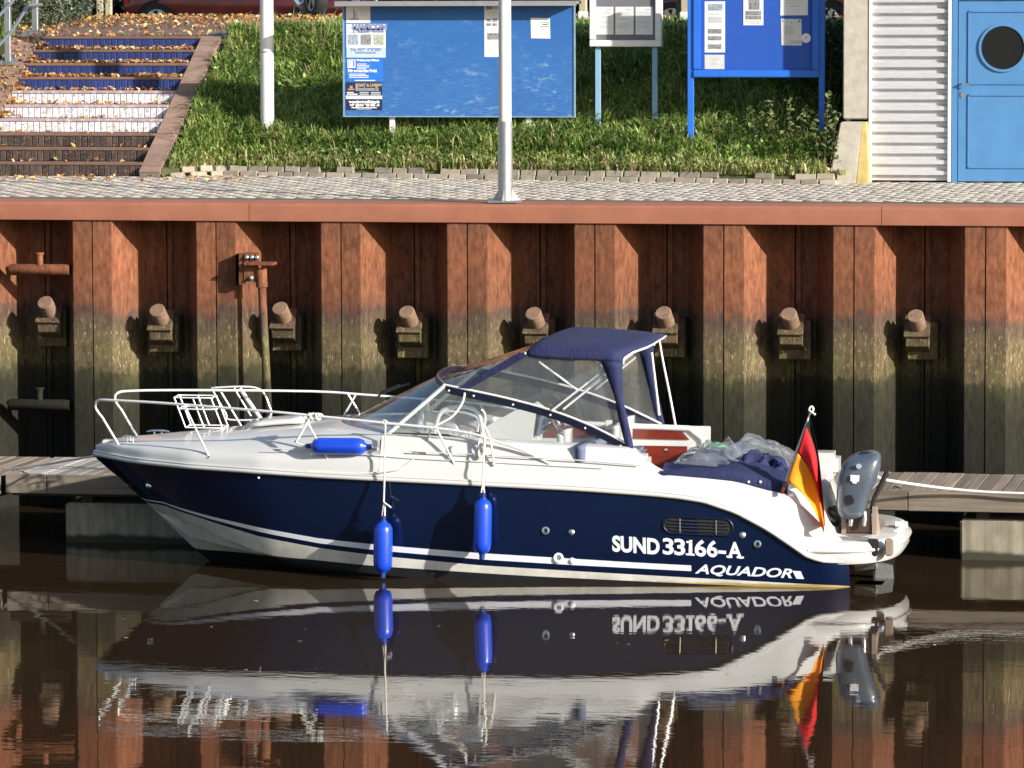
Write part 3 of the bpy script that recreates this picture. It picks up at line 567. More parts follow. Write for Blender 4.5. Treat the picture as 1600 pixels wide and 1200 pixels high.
# ------------------------------------------------------------------ posts
def ground_post(px, py, r, z1, name, label, lower=None):
    p = PS(px, py) if lower is None else PZ(px, py, 3.24)
    if lower is None: p = PY(px, py + 8, p[1] - .15)
    t = thing(name, label, 'lamp post', tuple(p)); q = MB()
    if lower is None:
        q.tube([(p[0], p[1], p[2] - .15), (p[0], p[1], 8.3)], [r, r * .93], 20); sh = q.build('shaft', MAT['postw'], t, smooth=40)
        zr = float(PY(px, 82, p[1])[2]); q = MB(); q.lathe([(r, 0), (r + .005, .004), (r + .005, .012), (r, .016)], (p[0], p[1], zr), (0, 0, 1), 20); q.build('joint_ring', MAT['galv'], sh, smooth=40)
    else:
        zl = float(PY(px, lower, p[1])[2])
        q.tube([(p[0], p[1], zl), (p[0], p[1], 8.6)], [r * .93, r * .86], 20); q.build('shaft', MAT['postw'], t, smooth=40)
        q = MB(); q.tube([(p[0], p[1], p[2]), (p[0], p[1], zl + .004)], r * 1.06, 20); q.build('base_sleeve', MAT['galv'], t, smooth=40)
        for a in (R(20), R(160), R(-90)):
            d = Vector((math.cos(a), math.sin(a), 0)); c = Vector((p[0], p[1], p[2])); q = MB()
            q.solid([c + d * r * .9, c + d * (r + .09), c + d * r * .9 + Vector((0, 0, .14))], d.cross(Vector((0, 0, 1))) * .01); q.build('gusset', MAT['galv'], t)
        q = MB(); q.box((p[0] - .15, p[1] - .15, p[2] - .01), (p[0] + .15, p[1] + .15, p[2] + .012)); q.build('base_plate', MAT['galv'], t)
    q = MB(); q.tube([(p[0], p[1], 8.25), (p[0], p[1] - .25, 8.75), (p[0], p[1] - .9, 8.85)], .035, 10); q.build('lamp_arm', MAT['galv'], t, smooth=40)
    q = MB(); q.box((p[0] - .12, p[1] - 1.5, 8.80), (p[0] + .12, p[1] - .85, 8.92)); q.build('lamp_head', MAT['white'], t, bevel=.03)
ground_post(418, 204, .079, 8.3, 'lamp_post', 'pale grey lamp post standing in the grass by the stairs')
ground_post(789.5, 314.5, .070, 8.3, 'lamp_post', 'lamp post with bare galvanised foot on the paved quay edge', 190)

# ------------------------------------------------------------------ notice boards
def leg(t, px, pyb, pyt, Y, w, mat, d=.05, name='leg'):
    a = PY(px, pyt, Y); g = PY(px, pyb, Y)
    q = MB(); q.box((a[0] - w / 2, Y - d / 2, min(g[2], slope(g[0], Y)) - .15), (a[0] + w / 2, Y + d / 2, a[2])); return q.build(name, mat, t, bevel=.004, seg=1)
L0 = PS(612, 213); BY = float(L0[1]) - .20
nb_ = thing('notice_board', 'large faded blue board with posters on white posts', 'notice board', tuple(L0))
a = PY(538, 181, BY - .06); c = PY(897, 6, BY - .06)
q = MB(); q.box((a[0], BY - .06, a[2]), (c[0], BY - .035, c[2])); q.build('panel', MAT['board'], nb_)
for (xa, za, xb, zb) in ((a[0] - .012, a[2] - .012, c[0] + .012, a[2]), (a[0] - .012, a[2], a[0] + .004, c[2]), (c[0] - .004, a[2], c[0] + .012, c[2])):
    q = MB(); q.box((xa, BY - .07, za), (xb, BY - .03, zb)); q.build('frame_strip', MAT['boardf'], nb_)
q = MB(); q.box((a[0] - .06, BY - .26, c[2] - .0), (c[0] + .06, BY + .05, c[2] + .035)); q.box((a[0] - .06, BY - .26, c[2] - .02), (c[0] + .06, BY - .245, c[2] + .0)); q.build('rain_cover', MAT['roofg'], nb_)
for px, pb in ((612, 214), (826, 221)): leg(nb_, px, pb, 2, BY, .06, MAT['postw'])
BP = BY - .0615
# white glazed case
L1 = PS(934, 214); WY = float(L1[1]) + .15; a = PY(921, 73, WY - .05); c = PY(1034, -28, WY - .05)
wc = thing('display_case', 'white framed glass display case on two pale blue posts', 'display case', tuple(L1))
q = MB(); q.box((a[0], WY - .03, a[2]), (c[0], WY + .035, c[2])); q.build('case_back', MAT['white'], wc, bevel=.006)
fw_ = .075
for (xa, za, xb, zb) in ((a[0], a[2], c[0], a[2] + fw_), (a[0], c[2] - fw_, c[0], c[2]), (a[0], a[2] + fw_, a[0] + fw_, c[2] - fw_), (c[0] - fw_, a[2] + fw_, c[0], c[2] - fw_)):
    q = MB(); q.box((xa + .002, WY - .075, za + .002), (xb - .002, WY - .032, zb - .002)); q.build('case_frame', MAT['white'], wc, bevel=.008)
q = MB(); q.box((a[0] + fw_, WY - .038, a[2] + fw_), (c[0] - fw_, WY - .032, c[2] - fw_)); q.build('felt_back', MAT['greyfelt'], wc)
q = MB(); q.box((a[0] + fw_ - .005, WY - .060, a[2] + fw_ - .005), (c[0] - fw_ + .005, WY - .057, c[2] - fw_ + .005)); q.build('glass_pane', MAT['pane'], wc)
for px, pb in ((934.5, 216), (1023.5, 223)): leg(wc, px, pb, 74, WY, .06, MAT['lblue'])
WP = WY - .041
# blue glazed case
L2 = PS(1080, 231); CY = float(L2[1]); a = PY(1083, 121, CY - .03); c = PY(1281, -30, CY - .03)
bc = thing('display_case', 'bright blue glazed display case on tall blue posts by the shed', 'display case', tuple(L2))
q = MB(); q.box((a[0], CY + .0, a[2]), (c[0], CY + .04, c[2])); q.build('case_back', MAT['blue'], bc, bevel=.006)
fw_ = .085
for (xa, za, xb, zb) in ((a[0], a[2], c[0], a[2] + fw_), (a[0], c[2] - fw_, c[0], c[2]), (a[0], a[2] + fw_, a[0] + fw_, c[2] - fw_), (c[0] - fw_, a[2] + fw_, c[0], c[2] - fw_)):
    q = MB(); q.box((xa + .002, CY - .05, za + .002), (xb - .002, CY - .002, zb - .002)); q.build('case_frame', MAT['blue'], bc, bevel=.008)
q = MB(); q.box((a[0] + fw_, CY - .008, a[2] + fw_), (c[0] - fw_, CY - .002, c[2] - fw_)); q.build('felt_back', MAT['blueb'], bc)
q = MB(); q.box((a[0] + fw_ - .005, CY - .033, a[2] + fw_ - .005), (c[0] - fw_ + .005, CY - .030, c[2] - fw_ + .005)); q.build('glass_pane', MAT['pane'], bc)
for px, pb in ((1079.5, 233), (1285, 258)): leg(bc, px, pb, -35, CY, .066, MAT['blue'], .06)
DP = CY - .011
# sheets of paper and posters; blocks are (u0, v0, u1, v1, material) in fractions of the sheet, v down
def sheet(x0, y0, x1, y1, Y, label, blocks=(), mat='paper', name='notice', tilt=0, cat='notice', words=()):
    a = PY(x0, y1, Y); c = PY(x1, y0, Y); w = c[0] - a[0]; h = c[2] - a[2]
    if blocks or words: t = thing(name, label, cat, (a[0] + w / 2, Y, a[2]))
    pl = lambda u, v, o: (a[0] + w * u + tilt * h * (v - .5), Y - o, c[2] - h * v - tilt * w * (u - .5))
    q = MB(); q.solid([pl(0, 1, 0), pl(1, 1, 0), pl(1, 0, 0), pl(0, 0, 0)], (0, -.0012, 0))
    if not (blocks or words): return tag(q.build(name, MAT[mat]), label, cat)
    q.build('sheet', MAT[mat], t)
    for i, (u0, v0, u1, v1, m) in enumerate(blocks):
        q = MB(); q.solid([pl(u0, v1, .0014), pl(u1, v1, .0014), pl(u1, v0, .0014), pl(u0, v0, .0014)], (0, -.0006 - .0002 * i, 0)); q.build('print_block', MAT[m], t)
    for (s_, u, v, size, m, al, xs_) in words:
        text(s_, MAT[m], t, lambda X, Z, u=u, v=v: (a[0] + w * u + X, Y - .0034, c[2] - h * v + Z), size, .004 * size / .05, 0, xs_, al, 'print_text')
    return t
LN = lambda u0, u1, vs_, m='inkl', th=.012: [(u0, v, u1 - (0 if i % 3 else .08), v + th, m) for i, v in enumerate(vs_)]
sheet(541, 3, 578.5, 36, BP, 'black and white flyer with a sailing boat, top left of the board', [(.08, .10, .95, .19, 'ink'), (.45, .32, .75, .34, 'inkl'), (.5, .42, .85, .44, 'inkl'), (.55, .52, .88, .54, 'inkl'), (.55, .62, .8, .64, 'inkl'), (.12, .78, .5, .84, 'photo'), (.30, .35, .36, .8, 'ink'), (.36, .5, .46, .8, 'inkl')], name='flyer')
sheet(541.5, 37.5, 602.5, 90, BP, 'white poster with three small pictures and a phone number', [(.03, .31, .30, .62, 'photob'), (.36, .31, .63, .62, 'photo'), (.69, .31, .95, .62, 'photog'), (0, .71, 1, 1, 'ppale'), (.06, .25, .5, .265, 'inkb')], name='poster', words=[('VAVECON', .16, .16, .085, 'inkb', 'LEFT', 1), ('Yachthandel', .14, .24, .075, 'inkb', 'LEFT', 1), ('Tel. 0179 4989807', .10, .80, .047, 'inkb', 'LEFT', 1), ('www.vavecon.de', .22, .88, .035, 'inkb', 'LEFT', 1)])
sheet(542, 91.5, 598.5, 127.5, BP, 'blue sign with white sail emblem on the board', [(.02, .04, .24, .40, 'inkw'), (.04, .08, .22, .36, 'inkb'), (.06, .12, .17, .36, 'inkw')] + LN(.28, .62, [.22, .29, .36, .43], 'inkw', .03) + LN(.06, .6, [.66, .73, .80], 'inkw', .03) + [(.22, .93, .78, .97, 'inkw')], 'pblue', 'poster', words=[('Yachtservice Weser', .27, .11, .032, 'inkw', 'LEFT', 1), ('Wir warten Ihre Yacht', .03, .58, .04, 'inkw', 'LEFT', .9)])
sheet(540.5, 128.5, 597, 172, BP, 'dark navy boatyard sign with tan sail emblem, lowest on board', [(.0, .48, 1, .60, 'inkw'), (.03, .35, .22, .385, 'inkw'), (.03, .41, .33, .445, 'inkw'), (.38, .35, .63, .385, 'inkl'), (.38, .41, .63, .445, 'inkl'), (.69, .35, .96, .385, 'inkl'), (.69, .41, .96, .445, 'inkl'), (.15, .90, .85, .93, 'inkw'), (.30, .95, .7, .975, 'inkl'), (.06, .23, .24, .28, 'ptan'), (.11, .13, .19, .22, 'ptan')], 'pnavy', 'poster', words=[('BOAT & LIVING', .27, .15, .044, 'ptan', 'LEFT', 1), ('Bootswerft', .27, .30, .058, 'ink', 'LEFT', 1), ('www.boatandliving.de', .09, .74, .040, 'inkw', 'LEFT', 1), ('+49 (0)441 920 785 - 0', .11, .86, .038, 'inkw', 'LEFT', .95)])
sheet(757, 4, 782, 89, BP, 'tall narrow notice with small photographs beside the lamp post', [(.12, .06, .5, .13, 'photo'), (.55, .06, .9, .12, 'inkl'), (.12, .30, .42, .35, 'photo'), (.5, .29, .8, .35, 'photo'), (.12, .38, .42, .43, 'photo'), (.5, .38, .8, .43, 'photo'), (.18, .56, .95, .68, 'photo')] + LN(.15, .9, [.18, .22, .74, .78, .82, .86, .9]))
sheet(829.5, 28, 859.5, 60, BP, 'small white notice with a framed word on the blue board', [(.52, .2, .95, .44, 'ink'), (.55, .25, .92, .39, 'inkw'), (.6, .29, .88, .34, 'inkd')], tilt=.02)
for i, (xa, xb, lab) in enumerate(((932, 958.5, 'left sheet of three typed papers in the white case'), (961.5, 990, 'middle sheet of three typed papers in the white case'), (993, 1020, 'right sheet of three typed papers in the white case'))):
    sheet(xa, 10.5, xb, 54, WP, lab, LN(.08, .85, [.18, .24, .33, .38, .5, .56, .68, .73] if i != 1 else [.2, .26, .42, .6, .65, .7, .75], 'inkl', .02) + [(.6, .08, .85, .12, 'inkl')], 'paper')
sheet(1101, 2, 1133, 82, DP, 'tall photo notice at the left of the blue case', [(.16, .05, .88, .18, 'photob'), (.16, .24, .8, .26, 'inkl'), (.16, .30, .85, .42, 'inkl'), (.16, .54, .82, .63, 'photo'), (.16, .68, .82, .76, 'photo'), (.16, .84, .82, .93, 'photo')])
sheet(1101, 85.5, 1132, 108, DP, 'small blurred note with cut corners low in the blue case', [(.28, .25, .72, .35, 'inkl'), (.28, .6, .7, .68, 'inkl'), (.45, .3, .53, .66, 'inkl')], 'papert')
sheet(1161.5, -26, 1193, 39.5, DP, 'notice with stacked grey photographs in the middle of the blue case', [(.22, .15, .82, .4, 'photob'), (.26, .4, .8, .63, 'photo'), (.1, .66, .88, .76, 'photo'), (.1, .77, .88, .86, 'photo'), (.1, .9, .85, .92, 'inkl'), (.3, .95, .8, .965, 'inkl')])
sheet(1219.5, -24, 1262.5, 24, DP, 'white sheet hanging at the top right of the blue case', LN(.15, .85, [.3, .4, .5, .58], 'inkl', .02) + [(.35, .69, .68, .71, 'ink')], tilt=-.01)
sheet(1220.5, 29.5, 1252.5, 71, DP, 'crumpled translucent sheet pinned in the blue case', [(.05, .06, .12, .11, 'inkd'), (.86, .05, .94, .11, 'inkd'), (.86, .84, .93, .90, 'inkd'), (.48, .12, .56, .17, 'ink'), (.45, .80, .9, .92, 'inkl'), (.15, .25, .6, .6, 'inkl')], 'papert', tilt=.02)
dc = PY(1259.5, 59.5, DP - .002); q = MB(); t = thing('sticker', 'round white sticker with black pointer in the blue case', 'sticker', tuple(dc)); q.lathe([(0, .003), (.053, .003), (.053, 0)], dc, (0, -1, 0), 28); q.build('disc', MAT['inkw'], t)
q = MB(); q.solid([(dc[0] - .012, dc[1] - .005, dc[2] - .014), (dc[0] + .016, dc[1] - .005, dc[2] + .014), (dc[0] - .004, dc[1] - .005, dc[2] + .006)], (0, -.001, 0)); q.build('pointer', MAT['inkd'], t)

# ------------------------------------------------------------------ stair handrail
hr = thing('handrail', 'galvanised steel handrail on the left side of the stairs', 'handrail', (-7.35, 6.2, 4))
def onstr(px, py):
    return PX(px, py, -7.40)
for (px, py) in ((13, 96), (55.5, 49)):
    a = onstr(px, py); q = MB(); q.box((a[0] - .035, a[1] - .035, a[2]), (a[0] + .035, a[1] + .035, a[2] + 1.05)); q.build('post', MAT['galv'], hr, bevel=.004, seg=1)
    al = math.atan(RISE / RUN) if px < 30 else 0; q = MB(); q.box((-.1, -.1, 0), (.1, .1, .014), M=Matrix.Translation(a) @ Matrix.Rotation(al, 4, 'X')); bp = q.build('base_plate', MAT['galv'], hr)
    for sx in (-.07, .07):
        for sy in (-.07, .07):
            q = MB(); q.lathe([(.012, 0), (.012, .03), (0, .03)], (a[0] + sx, a[1] + sy, a[2] + .012 + sy * math.tan(al)), (0, 0, 1), 6); q.build('bolt', MAT['steel'], bp)
A = Vector(onstr(13, 96)); B = Vector(onstr(55.5, 49))
for h0, h1 in ((.36, .32), (.70, .64), (1.03, 1.0)):
    d = (B - A) / (B.y - A.y); p0 = A + Vector((.05, 0, h0)) - d * 2.2; p1 = B + Vector((.05, 0, h1)) - Vector((0, .45, 0)); p1.z = B.z + h1
    q = MB(); q.tube([p0, A + Vector((.05, 0, h0)), p1, B + Vector((.05, 0, h1)), B + Vector((.05, .1, h1))], .021, 10); q.build('rail', MAT['galv'], hr, smooth=50)
if True:
    pz_ = A - (B - A) / (B.y - A.y) * 1.35; q = MB(); q.box((pz_.x - .035, pz_.y - .035, pz_.z), (pz_.x + .035, pz_.y + .035, pz_.z + 1.05)); q.build('post', MAT['galv'], hr)

# ================================================================== VEGETATION
def blades(name, pts, lens, cols, mat, w0=.0075, droop=.62, label=None, cat=None, stuff=True, parent=None):
    n = len(pts); az = nr.uniform(0, 2 * np.pi, n); ln = lens
    lean = nr.uniform(.25, 1.25, n); d = np.stack([np.cos(az), np.sin(az) * .8 - .25, np.zeros(n)], 1)
    wv = np.stack([-np.sin(az), np.cos(az), np.zeros(n)], 1) * (w0 * nr.uniform(.6, 1.6, n))[:, None]
    up = np.array([0, -.12, 1.0])
    p1 = pts + up * (ln * .55)[:, None] + d * (ln * .25 * lean)[:, None]
    p2 = pts + up * (ln * (.95 - droop * lean * .8))[:, None] + d * (ln * .75 * lean)[:, None]
    V = np.empty((n, 5, 3)); V[:, 0] = pts - wv; V[:, 1] = pts + wv; V[:, 2] = p1 + wv * .9; V[:, 3] = p1 - wv * .9; V[:, 4] = p2
    b0 = np.arange(n)[:, None] * 5
    Fq = np.concatenate([b0 + np.array([[0, 1, 2]]), b0 + np.array([[0, 2, 3]]), b0 + np.array([[3, 2, 4]])], 0)
    C = np.repeat(cols[:, None, :], 5, 1); C[:, 4] = np.minimum(C[:, 4] * 1.15, 1)
    o = raw(name, V.reshape(-1, 3), Fq, mat, parent, C.reshape(-1, 3))
    return o
def leaf_quads(pts, size, cols, flat=.35, fold=.35):
    n = len(pts); nrm = np.stack([nr.normal(0, flat, n), nr.normal(0, flat, n), np.ones(n)], 1); nrm /= np.linalg.norm(nrm, axis=1)[:, None]
    a = nr.normal(0, 1, (n, 3)); a -= nrm * (a * nrm).sum(1)[:, None]; a /= np.linalg.norm(a, axis=1)[:, None]; b_ = np.cross(nrm, a)
    s = size[:, None]; V = np.empty((n, 4, 3)); f = nrm * s * fold
    V[:, 0] = pts - a * s; V[:, 1] = pts + b_ * s * .55 + f; V[:, 2] = pts + a * s; V[:, 3] = pts - b_ * s * .55 + f
    b0 = np.arange(n)[:, None] * 4; Fq = np.concatenate([b0 + np.array([[0, 1, 2]]), b0 + np.array([[0, 2, 3]])], 0)
    return V.reshape(-1, 3), Fq, np.repeat(cols, 4, 0)
def grass_patch(n, xr, yr, tall=1.0):
    X = nr.uniform(*xr, n); e = np.array([Ye(x) for x in X]); t = nr.uniform(yr[0], yr[1], n) ** 1.0; Y = e + t
    keep = ~((X > 2.72) & (Y > SHY - .3)); X, Y, e, t = X[keep], Y[keep], e[keep], t[keep]
    Z = np.array([slope(x, y) if y < ey + 2.7 else gz(y) for x, y, ey in zip(X, Y, e)])
    cl = np.array([mnoise.noise(Vector((x * 1.7, y * 1.7, 3))) for x, y in zip(X, Y)]); cl2 = np.array([mnoise.noise(Vector((x * 5, y * 5, 9))) for x, y in zip(X, Y)])
    ln = (.21 + .13 * cl + .10 * cl2 + nr.uniform(-.06, .11, len(X))) * tall * np.where(t < .3, .6, .92); ln = np.clip(ln, .06, .55)
    c0 = np.array([.20, .32, .07]); c1 = np.array([.40, .48, .14]); c2 = np.array([.64, .56, .30]); c3 = np.array([.12, .23, .055])
    u = np.clip(.45 + .7 * cl2 + nr.normal(0, .25, len(X)), 0, 1)[:, None]; col = c0 * (1 - u) + c1 * u
    dk = np.clip(cl * 1.4, 0, .8)[:, None]; col = col * (1 - dk) + c3 * dk
    dry = nr.random(len(X)) < np.where(t < .18, .4, .07); col[dry] = c2 * nr.uniform(.7, 1.15, (dry.sum(), 1))
    return np.stack([X, Y, Z - .01], 1), ln, col
A1 = grass_patch(90000, (-4.86, 2.95), (-.02, 2.9)); A2 = grass_patch(9000, (-9.2, -7.62), (0, 3.2)); A3 = grass_patch(16000, (-4.55, 3.2), (2.8, 7.5), .75); A4 = grass_patch(5000, (-13, -8.4), (2.5, 8), .8)
P_, L_, C_ = [np.concatenate(q) for q in zip(A1, A2, A3, A4)]
kind(tag(blades('grass', P_, L_, C_, MAT['grass']), 'long green grass covering the embankment slope', 'grass'), 'stuff')
# broad-leaved weeds among the grass
n = 5200; X = nr.uniform(-4.8, 2.8, n); T_ = nr.uniform(.05, 2.8, n); cl_ = np.array([mnoise.noise(Vector((x * 2.3, y * 2.3, 21))) for x, y in zip(X, T_)]); kp = cl_ > .08; X, T_ = X[kp], T_[kp]
Y = np.array([Ye(x) for x in X]) + T_; kp = ~((X > 2.6) & (Y > SHY - .3)); X, Y = X[kp], Y[kp]; n = len(X); Z = np.array([slope(x, y) for x, y in zip(X, Y)]) + nr.uniform(.05, .20, n)
V, Fq, C = leaf_quads(np.stack([X, Y, Z], 1), nr.uniform(.02, .05, n), np.array([[.14, .26, .06], [.24, .36, .10], [.10, .19, .05]])[nr.integers(0, 3, n)] * nr.uniform(1.0, 1.45, (n, 1)), .6, .25)
kind(tag(raw('weeds', V, Fq, MAT['foliage'], None, C), 'low broad-leaved weeds mixed into the embankment grass', 'weeds'), 'stuff')
# tall dry stalks on the crest
n = 260; X = np.concatenate([nr.uniform(-4.8, -3.6, 80), nr.uniform(-4.9, 2.8, 180)]); Y = np.array([Ye(x) for x in X]) + np.concatenate([nr.uniform(2.2, 3.0, 80), nr.uniform(0, 2.9, 180)])
Z = np.array([slope(x, y) for x, y in zip(X, Y)])
kind(tag(blades('dry_stalks', np.stack([X, Y, Z], 1), nr.uniform(.28, .5, n), np.tile([.42, .34, .17], (n, 1)) * nr.uniform(.7, 1.2, (n, 1)), MAT['grass'], .004, .4), 'thin dry straw stalks standing among the grass', 'grass'), 'stuff')
# autumn leaves on the steps, the path and the crest
pts = []
for i in range(10):
    dens = 300 if i >= 6 else 110 if i >= 4 else 22
    if i == 9: dens = 60
    for _ in range(dens):
        u = rng.random(); x = SX0 + (SX1 - SX0) * (u ** 1.5 if i in (3, 4, 5) else u); y = SY0 + RUN * i + rng.uniform(.03, RUN) ; back = (y - SY0 - RUN * i) / RUN
        pts.append((x, y, SZ0 + RISE * (i + 1) + .008 + rng.random() * .03 * back))
    for _ in range(26 if i > 2 else 5): pts.append((SX0 + abs(rng.gauss(0, .07)), SY0 + RUN * i + rng.uniform(0, RUN), SZ0 + RISE * (i + 1) + rng.uniform(.01, .09)))
for _ in range(5200):
    y = 8 + 14 * rng.random() ** .8; x = rng.uniform(-8.6, -4.4) if rng.random() < .75 else rng.uniform(-8.8, 3)
    if x > -4.4 and y < 10.5: y = rng.uniform(10.8, 16)
    if 8.4 < y < 10.8 and rng.random() < .8: continue
    pts.append((x, y, gz(y) + rng.uniform(.01, .06)))
for _ in range(300): pts.append((rng.uniform(-7.5, -7.2), 4.7 + 3.0 * rng.random(), 0))
pts = [(x, y, z if z else SZ0 + .07 + (y - 4.62) * RISE / RUN) for x, y, z in pts]
for _ in range(160): 
    x = rng.uniform(-7.6, -3.6); y = rng.uniform(3.6, 4.7); pts.append((x, y, pav(y) + .012))
pts = np.array(pts); n = len(pts); cc = np.array([[.62, .36, .12], [.55, .27, .08], [.66, .46, .20], [.40, .20, .08], [.60, .50, .26], [.45, .16, .06]])[nr.integers(0, 6, n)] * nr.uniform(.75, 1.1, (n, 1))
V, Fq, C = leaf_quads(pts, nr.uniform(.018, .046, n), cc, .7, .4)
kind(tag(raw('fallen_leaves', V, Fq, MAT['leaf'], None, np.clip(C, 0, 1)), 'orange and yellow autumn leaves scattered over steps and path', 'leaves'), 'stuff')
fl_ = []
for _ in range(60):
    x_ = rng.uniform(-5.5, 5.5); y_ = rng.choice([rng.uniform(-14, -6), rng.uniform(-2.6, -.1), rng.uniform(-9, -6)]); fl_.append((x_, y_, .004))
fl_ = np.array(fl_); V, Fq, C = leaf_quads(fl_, nr.uniform(.012, .03, 60), np.array([[.45, .32, .14], [.30, .22, .10], [.55, .47, .30]])[nr.integers(0, 3, 60)], .06, .08)
kind(tag(raw('floating_leaves', V, Fq, MAT['leaf'], None, C), 'small leaves and flecks drifting on the water', 'leaves'), 'stuff')
def shrub(name, label, base, rad, hgt, n, cols, size, cat='shrub', seed=0, stems=6, boxy=False, grp=None):
    r_ = np.random.default_rng(seed); t = thing(name, label, cat, tuple(base), grp)
    q = MB(); tips = []
    for i in range(stems):
        a = r_.uniform(0, 6.28); rr = rad * r_.uniform(.2, .75) if not isinstance(rad, tuple) else 0
        rx, ry = (rad, rad) if not isinstance(rad, tuple) else rad
        dx, dy = math.cos(a) * rx * .6, math.sin(a) * ry * .6; h = hgt * r_.uniform(.65, 1)
        x0 = dx if boxy else dx * .15
        q.tube([(base[0] + x0, base[1] + dy * .2, base[2] - .05), (base[0] + (dx if boxy else dx * .6), base[1] + dy * .6, base[2] + h * .5), (base[0] + dx, base[1] + dy, base[2] + h)], [.014 * hgt + .003, .009 * hgt + .002, .002], 5)
        tips.append((dx, dy, h))
    q.build('stem', MAT['bark'], t)
    rx, ry = (rad, rad) if not isinstance(rad, tuple) else rad
    nc = max(8, n // 60); cen = []
    for i in range(nc):
        u = r_.normal(0, 1, 3); u /= np.linalg.norm(u); k_ = r_.uniform(.3, 1) ** .5
        if boxy: cen.append([r_.uniform(-rx, rx), r_.uniform(-ry, ry), r_.uniform(.02, 1) * hgt])
        else: cen.append([u[0] * rx * k_, u[1] * ry * k_, hgt * .5 + u[2] * hgt * .48 * k_])
    cen = np.array(cen); pick = r_.integers(0, nc, n); sp = .16 * hgt if not boxy else .22
    pp_ = cen[pick] + r_.normal(0, 1, (n, 3)) * np.array([min(sp, rx * .4), min(sp, ry * .4), sp * .8]); pp_[:, 2] = np.abs(pp_[:, 2])
    tone = r_.uniform(.6, 1.25, nc)[pick][:, None]; col = np.array(cols)[r_.integers(0, len(cols), n)] * tone
    V, Fq, C = leaf_quads(pp_, r_.uniform(.6, 1.2, n) * size, col, 1.0, .25)
    raw('foliage', V, Fq, MAT['foliage'], t, np.clip(C, 0, 1), org=base)
    return t
def nettle(name, label, base, hts, seed):
    r_ = np.random.default_rng(seed); t = thing(name, label, 'plant', tuple(base)); q = MB(); P = []
    for (dx, dy, h, lx) in hts:
        a = Vector((base[0] + dx, base[1] + dy, base[2])); top = a + Vector((lx, -.03, h)); q.tube([a, a.lerp(top, .5) + Vector((lx * .1, 0, .02)), top], [.005, .004, .002], 5)
        m = int(h * 60)
        for j in range(m):
            f = .25 + .75 * j / m; c = a.lerp(top, f); P.append([c.x + r_.normal(0, .035 * (1.2 - f * .6)), c.y + r_.normal(0, .035), c.z + r_.normal(0, .012)])
    q.build('stem', MAT['bark'], t); P = np.array(P); n = len(P)
    V, Fq, C = leaf_quads(P - np.array(base), r_.uniform(.022, .045, n), np.array([[.10, .15, .05], [.16, .20, .07], [.24, .25, .11]])[r_.integers(0, 3, n)], .8, .2)
    raw('leaves', V, Fq, MAT['foliage'], t, C, org=base)
g = PS(1285, 262); g2 = PS(1225, 232)
nettle('leafy_weed', 'tall leafy weed in front of the right post of the blue case', (g[0], g[1] - .03, g[2]), [(.02, 0, .85, .05), (.08, .02, .62, .08), (-.03, 0, .5, -.05), (.1, 0, .35, .06)], 3)
nettle('leafy_weed', 'arching leafy weeds under the blue case', (g2[0], g2[1], g2[2]), [(-.25, 0, .5, -.12), (-.1, 0, .55, -.05), (.05, 0, .6, .02), (.2, .02, .45, .1), (.3, 0, .4, .05), (-.02, .04, .42, -.2), (.12, 0, .5, .12)], 5)
DG = [[.02, .04, .012], [.035, .06, .02], [.05, .075, .02]]
g = PS(1303, 180); shrub('dark_shrub', 'dark green shrub between the blue case and the shed', (g[0] - .1, g[1] + .25, g[2] - .3), .38, 1.25, 2600, DG, .035, seed=4)
g = PS(1180, 120); shrub('dark_shrub', 'low dark bramble behind the blue case', (g[0] + .1, g[1] + .2, g[2] - .1), .6, .55, 2200, DG, .03, seed=6)
for i, (px, lab, hh) in enumerate(((40, 'grey green bush behind the handrail at the top left', 1.0), (95, 'grey green bush at the head of the stairs', .9))):
    p = PY(px, 34, 11.5 + i * .6); shrub('grey_bush', lab, (p[0], p[1], gz(p[1]) - .03), .55, hh, 3200, [[.13, .16, .10], [.20, .23, .16], [.09, .12, .06]], .03, seed=20 + i)
HG = [[.02, .03, .012], [.035, .045, .015], [.03, .025, .012]]
shrub('hedge', 'dark hedge along the far side of the street', (-4, 40, 4.55), (26, 1.2), 2.6, 26000, HG, .14, 'hedge', 30, 60, True)
q = MB(); tw = thing('garden_wall', 'dark wall running behind the hedge across the street', 'wall', (-4, 42, 4.55)); q.box((-60, 42, 4.5), (60, 42.3, 9)); q.build('wall_face', MAT['plastic'], tw)
for i, (px, w, m, Y, lab) in enumerate(((135, .14, 'plastic', 19, 'dark square post at the head of the stairs'), (157, .10, 'palewood', 20, 'left of two pale wooden posts beside the red car'), (170, .09, 'palewood', 20, 'right of two pale wooden posts beside the red car'), (911, .10, 'palewood', 15, 'wooden post left of the white case'), (1071, .11, 'palewood', 14, 'wooden post with white foot between the two cases'))):
    p = PY(px, 20, Y); q = MB(); t = thing('wooden_post' if m == 'palewood' else 'dark_post', lab, 'post', (p[0], Y, gz(Y))); q.box((p[0] - w / 2, Y - w / 2, gz(Y) - .1), (p[0] + w / 2, Y + w / 2, gz(Y) + 1.15)); q.build('shaft', MAT[m], t, bevel=.01, seg=1)
    if px > 900:
        q = MB(); q.box((p[0] - w * .6, Y - w * .7, gz(Y) - .1), (p[0] + w * .6, Y + w * .6, gz(Y) + .09)); q.build('post_foot', MAT['white'], t, bevel=.008, seg=1)

